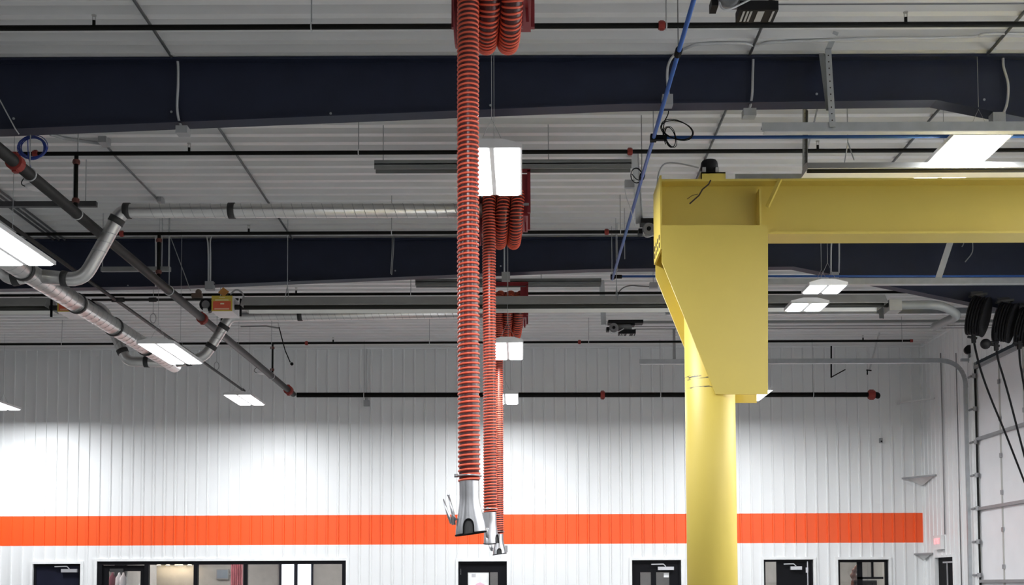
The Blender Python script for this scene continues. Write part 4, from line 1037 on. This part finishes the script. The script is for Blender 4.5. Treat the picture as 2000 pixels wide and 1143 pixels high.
# contents of the left office
rail_z = P(255, 1114, 25.6).z
t = thing('coat_rail', (-8.3, 25.6, rail_z), 'thin rail behind the glazed office door carrying clothes', 'rail')
MB().cyl((P(206, 1114, 25.6).x, 25.6, rail_z), (P(276, 1114, 25.6).x, 25.6, rail_z), .012, 8).build('rail', M_closer, t)
def garment(px, m, label, w=.10, cat='shirt', group='clothes behind the office door'):
    x = P(px, 1114, 25.6).x; y = 25.6; z = rail_z
    t = thing('hanging_garment', (x, y, z), label, cat, group)
    b = MB(); n = 14; prof = [(0, .03, .02), (-.06, .025, .10), (-.12, w, .22), (-.4, w * 1.1, .26), (-.95, w * 1.25, .28)]
    for dz, rx, ry in prof:
        for j in range(n): b.v.append(Vector((x + rx * .55 * math.cos(2 * PI * j / n), y + ry * math.sin(2 * PI * j / n), z - .05 + dz)))
    for i in range(len(prof) - 1):
        for j in range(n):
            jj = (j + 1) % n; b.f.append((i * n + j, (i + 1) * n + j, (i + 1) * n + jj, i * n + jj))
    b.build('cloth', m, t, True)
    MB().tube([(x, y, z + .02), (x + .02, y, z + .005), (x, y, z - .02), (x, y, z - .06)], .005, 6).build('hanger_hook', M_closer, t)
for px, m, lab in ((220, M_maroon, 'maroon garment hanging behind the glazed office door'), (233, M_shirt, 'leftmost white shirt behind the glazed office door'), (241, M_shirt, 'second white shirt from the left behind the glazed office door'),
                   (256, M_shirt, 'white shirt in the middle of the rail behind the office door'), (263, M_shirt, 'second white shirt from the right behind the glazed office door'), (270, M_shirt, 'rightmost white shirt behind the glazed office door')):
    garment(px, m, lab, .048)
tag(MB().box((-9.0, 26.0, 0), (P(283, 1110, 26).x, 26.05, RZ)).build('wall_office_dark_backing', M_dkroom), kind='structure')  # dark sheet added to make the interior behind the clothes dark
tag(MB().box((P(282, 1110, 26).x, BACK + .12, 0), (P(284, 1110, 26).x, 26.8, RZ)).build('wall_office_divider', M_room), kind='structure')
for i, px in enumerate((300, 318, 336, 344, 361)):
    q = P(px, 1096, 27.6)
    t = thing('spot_light', (q.x, 27.9, RZ - .02), ['first', 'second', 'third', 'fourth', 'fifth'][i] + ' warm spot light from the left over the office wall behind the long window', 'spot light', 'warm spots in the office')
    zs_ = P(px, 1103.5, 28.0).z
    MB().cyl((q.x, 28.0, zs_), (q.x, 28.0, zs_ + .10), .05, 12).cyl((q.x, 28.0, zs_ + .1), (q.x, 28.0, RZ), .012, 6).build('can', M_white, t); MB().cyl((q.x, 28.0, zs_ - .006), (q.x, 28.0, zs_), .044, 12).build('bulb', M_spot, t)
q0, q1 = P(420, 1112, 28.0), P(444, 1132, 28.0)
t = thing('wall_screen', (q0.x, 28.1, q0.z), 'small grey screen on the office wall behind the long window', 'screen')
MB().box((q0.x, 28.12, q1.z), (q1.x, 28.18, q0.z)).build('frame', M_strutd, t); MB().box((q0.x + .02, 28.11, q1.z + .03), (q1.x - .02, 28.12, q0.z - .02)).build('display', M_screen, t)
MB().bar((q1.x, 28.15, (q0.z + q1.z) / 2), (q1.x + .18, 28.19, (q0.z + q1.z) / 2 + .03), .04, .03).build('arm', M_closer, t)
cx0, cx1 = P(451, 1110, 27).x, P(474, 1110, 27).x
b = MB(); n = 24
for k in range(n + 1):
    x = cx0 + (cx1 - cx0) * k / n; y = 27 + .03 * math.sin(k * 1.6)
    b.v += [Vector((x, y, .3)), Vector((x, y, 2.6)), Vector((x, y + .01, .3)), Vector((x, y + .01, 2.6))]
for k in range(n): b.f += [(4 * k, 4 * k + 4, 4 * k + 5, 4 * k + 1), (4 * k + 2, 4 * k + 3, 4 * k + 7, 4 * k + 6)]
single(b, 'curtain', M_pink, 'pink curtain behind the long office window', 'curtain', None, True)
q0, q1 = P(549, 1098, 28.1), P(607, 1098, 28.1)
ow = thing('window_3', (q0.x, RB, 1.0), 'bright outside window seen through the long office window', None, None, 'structure')
MB().box((q0.x, RB - .02, 1.0), (q1.x, RB - .005, 2.7)).build('daylight_pane', M_sky, ow)
mx_ = P(577, 1120, 28.1).x
MB().box((mx_ - .04, RB - .06, .95), (mx_ + .04, RB - .02, 2.72)).box((q0.x - .05, RB - .06, .95), (q0.x, RB - .02, 2.72)).box((q1.x, RB - .06, .95), (q1.x + .05, RB - .02, 2.72)).box((q0.x, RB - .06, .95), (q1.x, RB - .02, 1.0)).build('frame', M_dnavy, ow)
# notice on door 2 and paper on door 3
t = thing('paper_notice', (pxx(934), BACK + .065, 1.9), 'white paper notice with a pink sketch on the door behind the hoses', 'notice')
zt2 = zz(1118.5, 934)
MB().box((pxx(914), BACK + .062, 1.35), (pxx(954.5), BACK + .066, zt2)).build('sheet', M_paper, t)
MB().box((pxx(921), BACK + .059, zz(1127.5, 934)), (pxx(929), BACK + .0615, zz(1121, 934))).build('stamp', mat('grey_print', (.55, .55, .58), .7), t)
b = MB(); q = [P(px, py, BACK + .060) for px, py in ((927, 1145), (931, 1140), (938, 1138), (946, 1142), (950, 1148), (938, 1152))]; b.prism(q, (0, .002, 0)); b.build('sketch', mat('pink_print', (.85, .55, .68), .7), t)
t = thing('paper_note', (pxx(1302), BACK + .06, 2.0), 'small white paper stuck on the right pane of the door left of the crane', 'notice')
MB().box((pxx(1297), BACK + .062, zz(1128, 1300)), (pxx(1307), BACK + .066, zz(1119.5, 1300))).build('sheet', M_paper, t)
# right office contents
a0, a1 = P(1668, 1132, 25.4), P(1712, 1132, 25.4)
t = thing('office_monitor', (a0.x, 25.4, 1.2), 'black monitor behind the right office window', 'monitor')
MB().box((a0.x, 25.38, 1.25), (a1.x, 25.42, P(1690, 1134, 25.4).z)).build('screen', M_motor, t); MB().bar(((a0.x + a1.x) / 2, 25.45, .8), ((a0.x + a1.x) / 2, 25.45, 1.3), .08, .04).build('stand', M_motor, t)
MB().box((a0.x + .1, 25.40, .78), (a1.x - .1, 25.6, .80)).build('foot', M_motor, t)
t = thing('office_desk', (a0.x, 25.5, 0), 'dark desk behind the right office window', 'desk')
MB().box((6.7, 25.2, .74), (7.7, 25.9, .78)).build('top', M_strutd, t)
for x in (6.74, 7.66):
    for y in (25.24, 25.86): MB().box((x - .02, y - .02, 0), (x + .02, y + .02, .74)).build('leg', M_strutd, t)
b = MB(); pts = [P(px, py, 25.9) for px, py in ((1677, 1100), (1674, 1108), (1670, 1116), (1667, 1124), (1669, 1134), (1666, 1145))]
t = thing('hanging_scarf', pts[0], 'red brown cloth hanging behind the right office window', 'cloth')
b.tube(smooth_path(pts, 4), [.02, .025, .03, .04, .05, .06, .05, .07, .08, .06, .05, .06, .08, .07, .06, .05, .06, .07, .06, .06, .05], 10).build('cloth', M_brown, t, True)
b_ = MB(); 
tt = thing('coat_hook', (pts[0].x, 25.9, pts[0].z), 'thin dark post carrying the red brown cloth behind the right office window', 'post')
MB().box((pts[0].x + .03, 25.92, 0), (pts[0].x + .07, 25.96, pts[0].z + .1)).build('post', M_strutd, tt)
MB().bar((pts[0].x + .05, 25.94, pts[0].z + .02), (pts[0].x - .03, 25.90, pts[0].z + .03), .015, .015).build('hook', M_strutd, tt)

# ------------------------------------------------------------ world and view
w = bpy.data.worlds.new('world'); bpy.context.scene.world = w; w.use_nodes = True
w.node_tree.nodes['Background'].inputs[0].default_value = (.6, .7, .8, 1); w.node_tree.nodes['Background'].inputs[1].default_value = .02
vs = bpy.context.scene.view_settings
vs.view_transform = 'Standard'; vs.look = 'None'; vs.gamma = 1.0; vs.use_curve_mapping = False; vs.exposure = 0.0
bpy.context.scene.cycles.max_bounces = 8; bpy.context.scene.cycles.diffuse_bounces = 5
bpy.context.scene.cycles.sample_clamp_indirect = 6.0
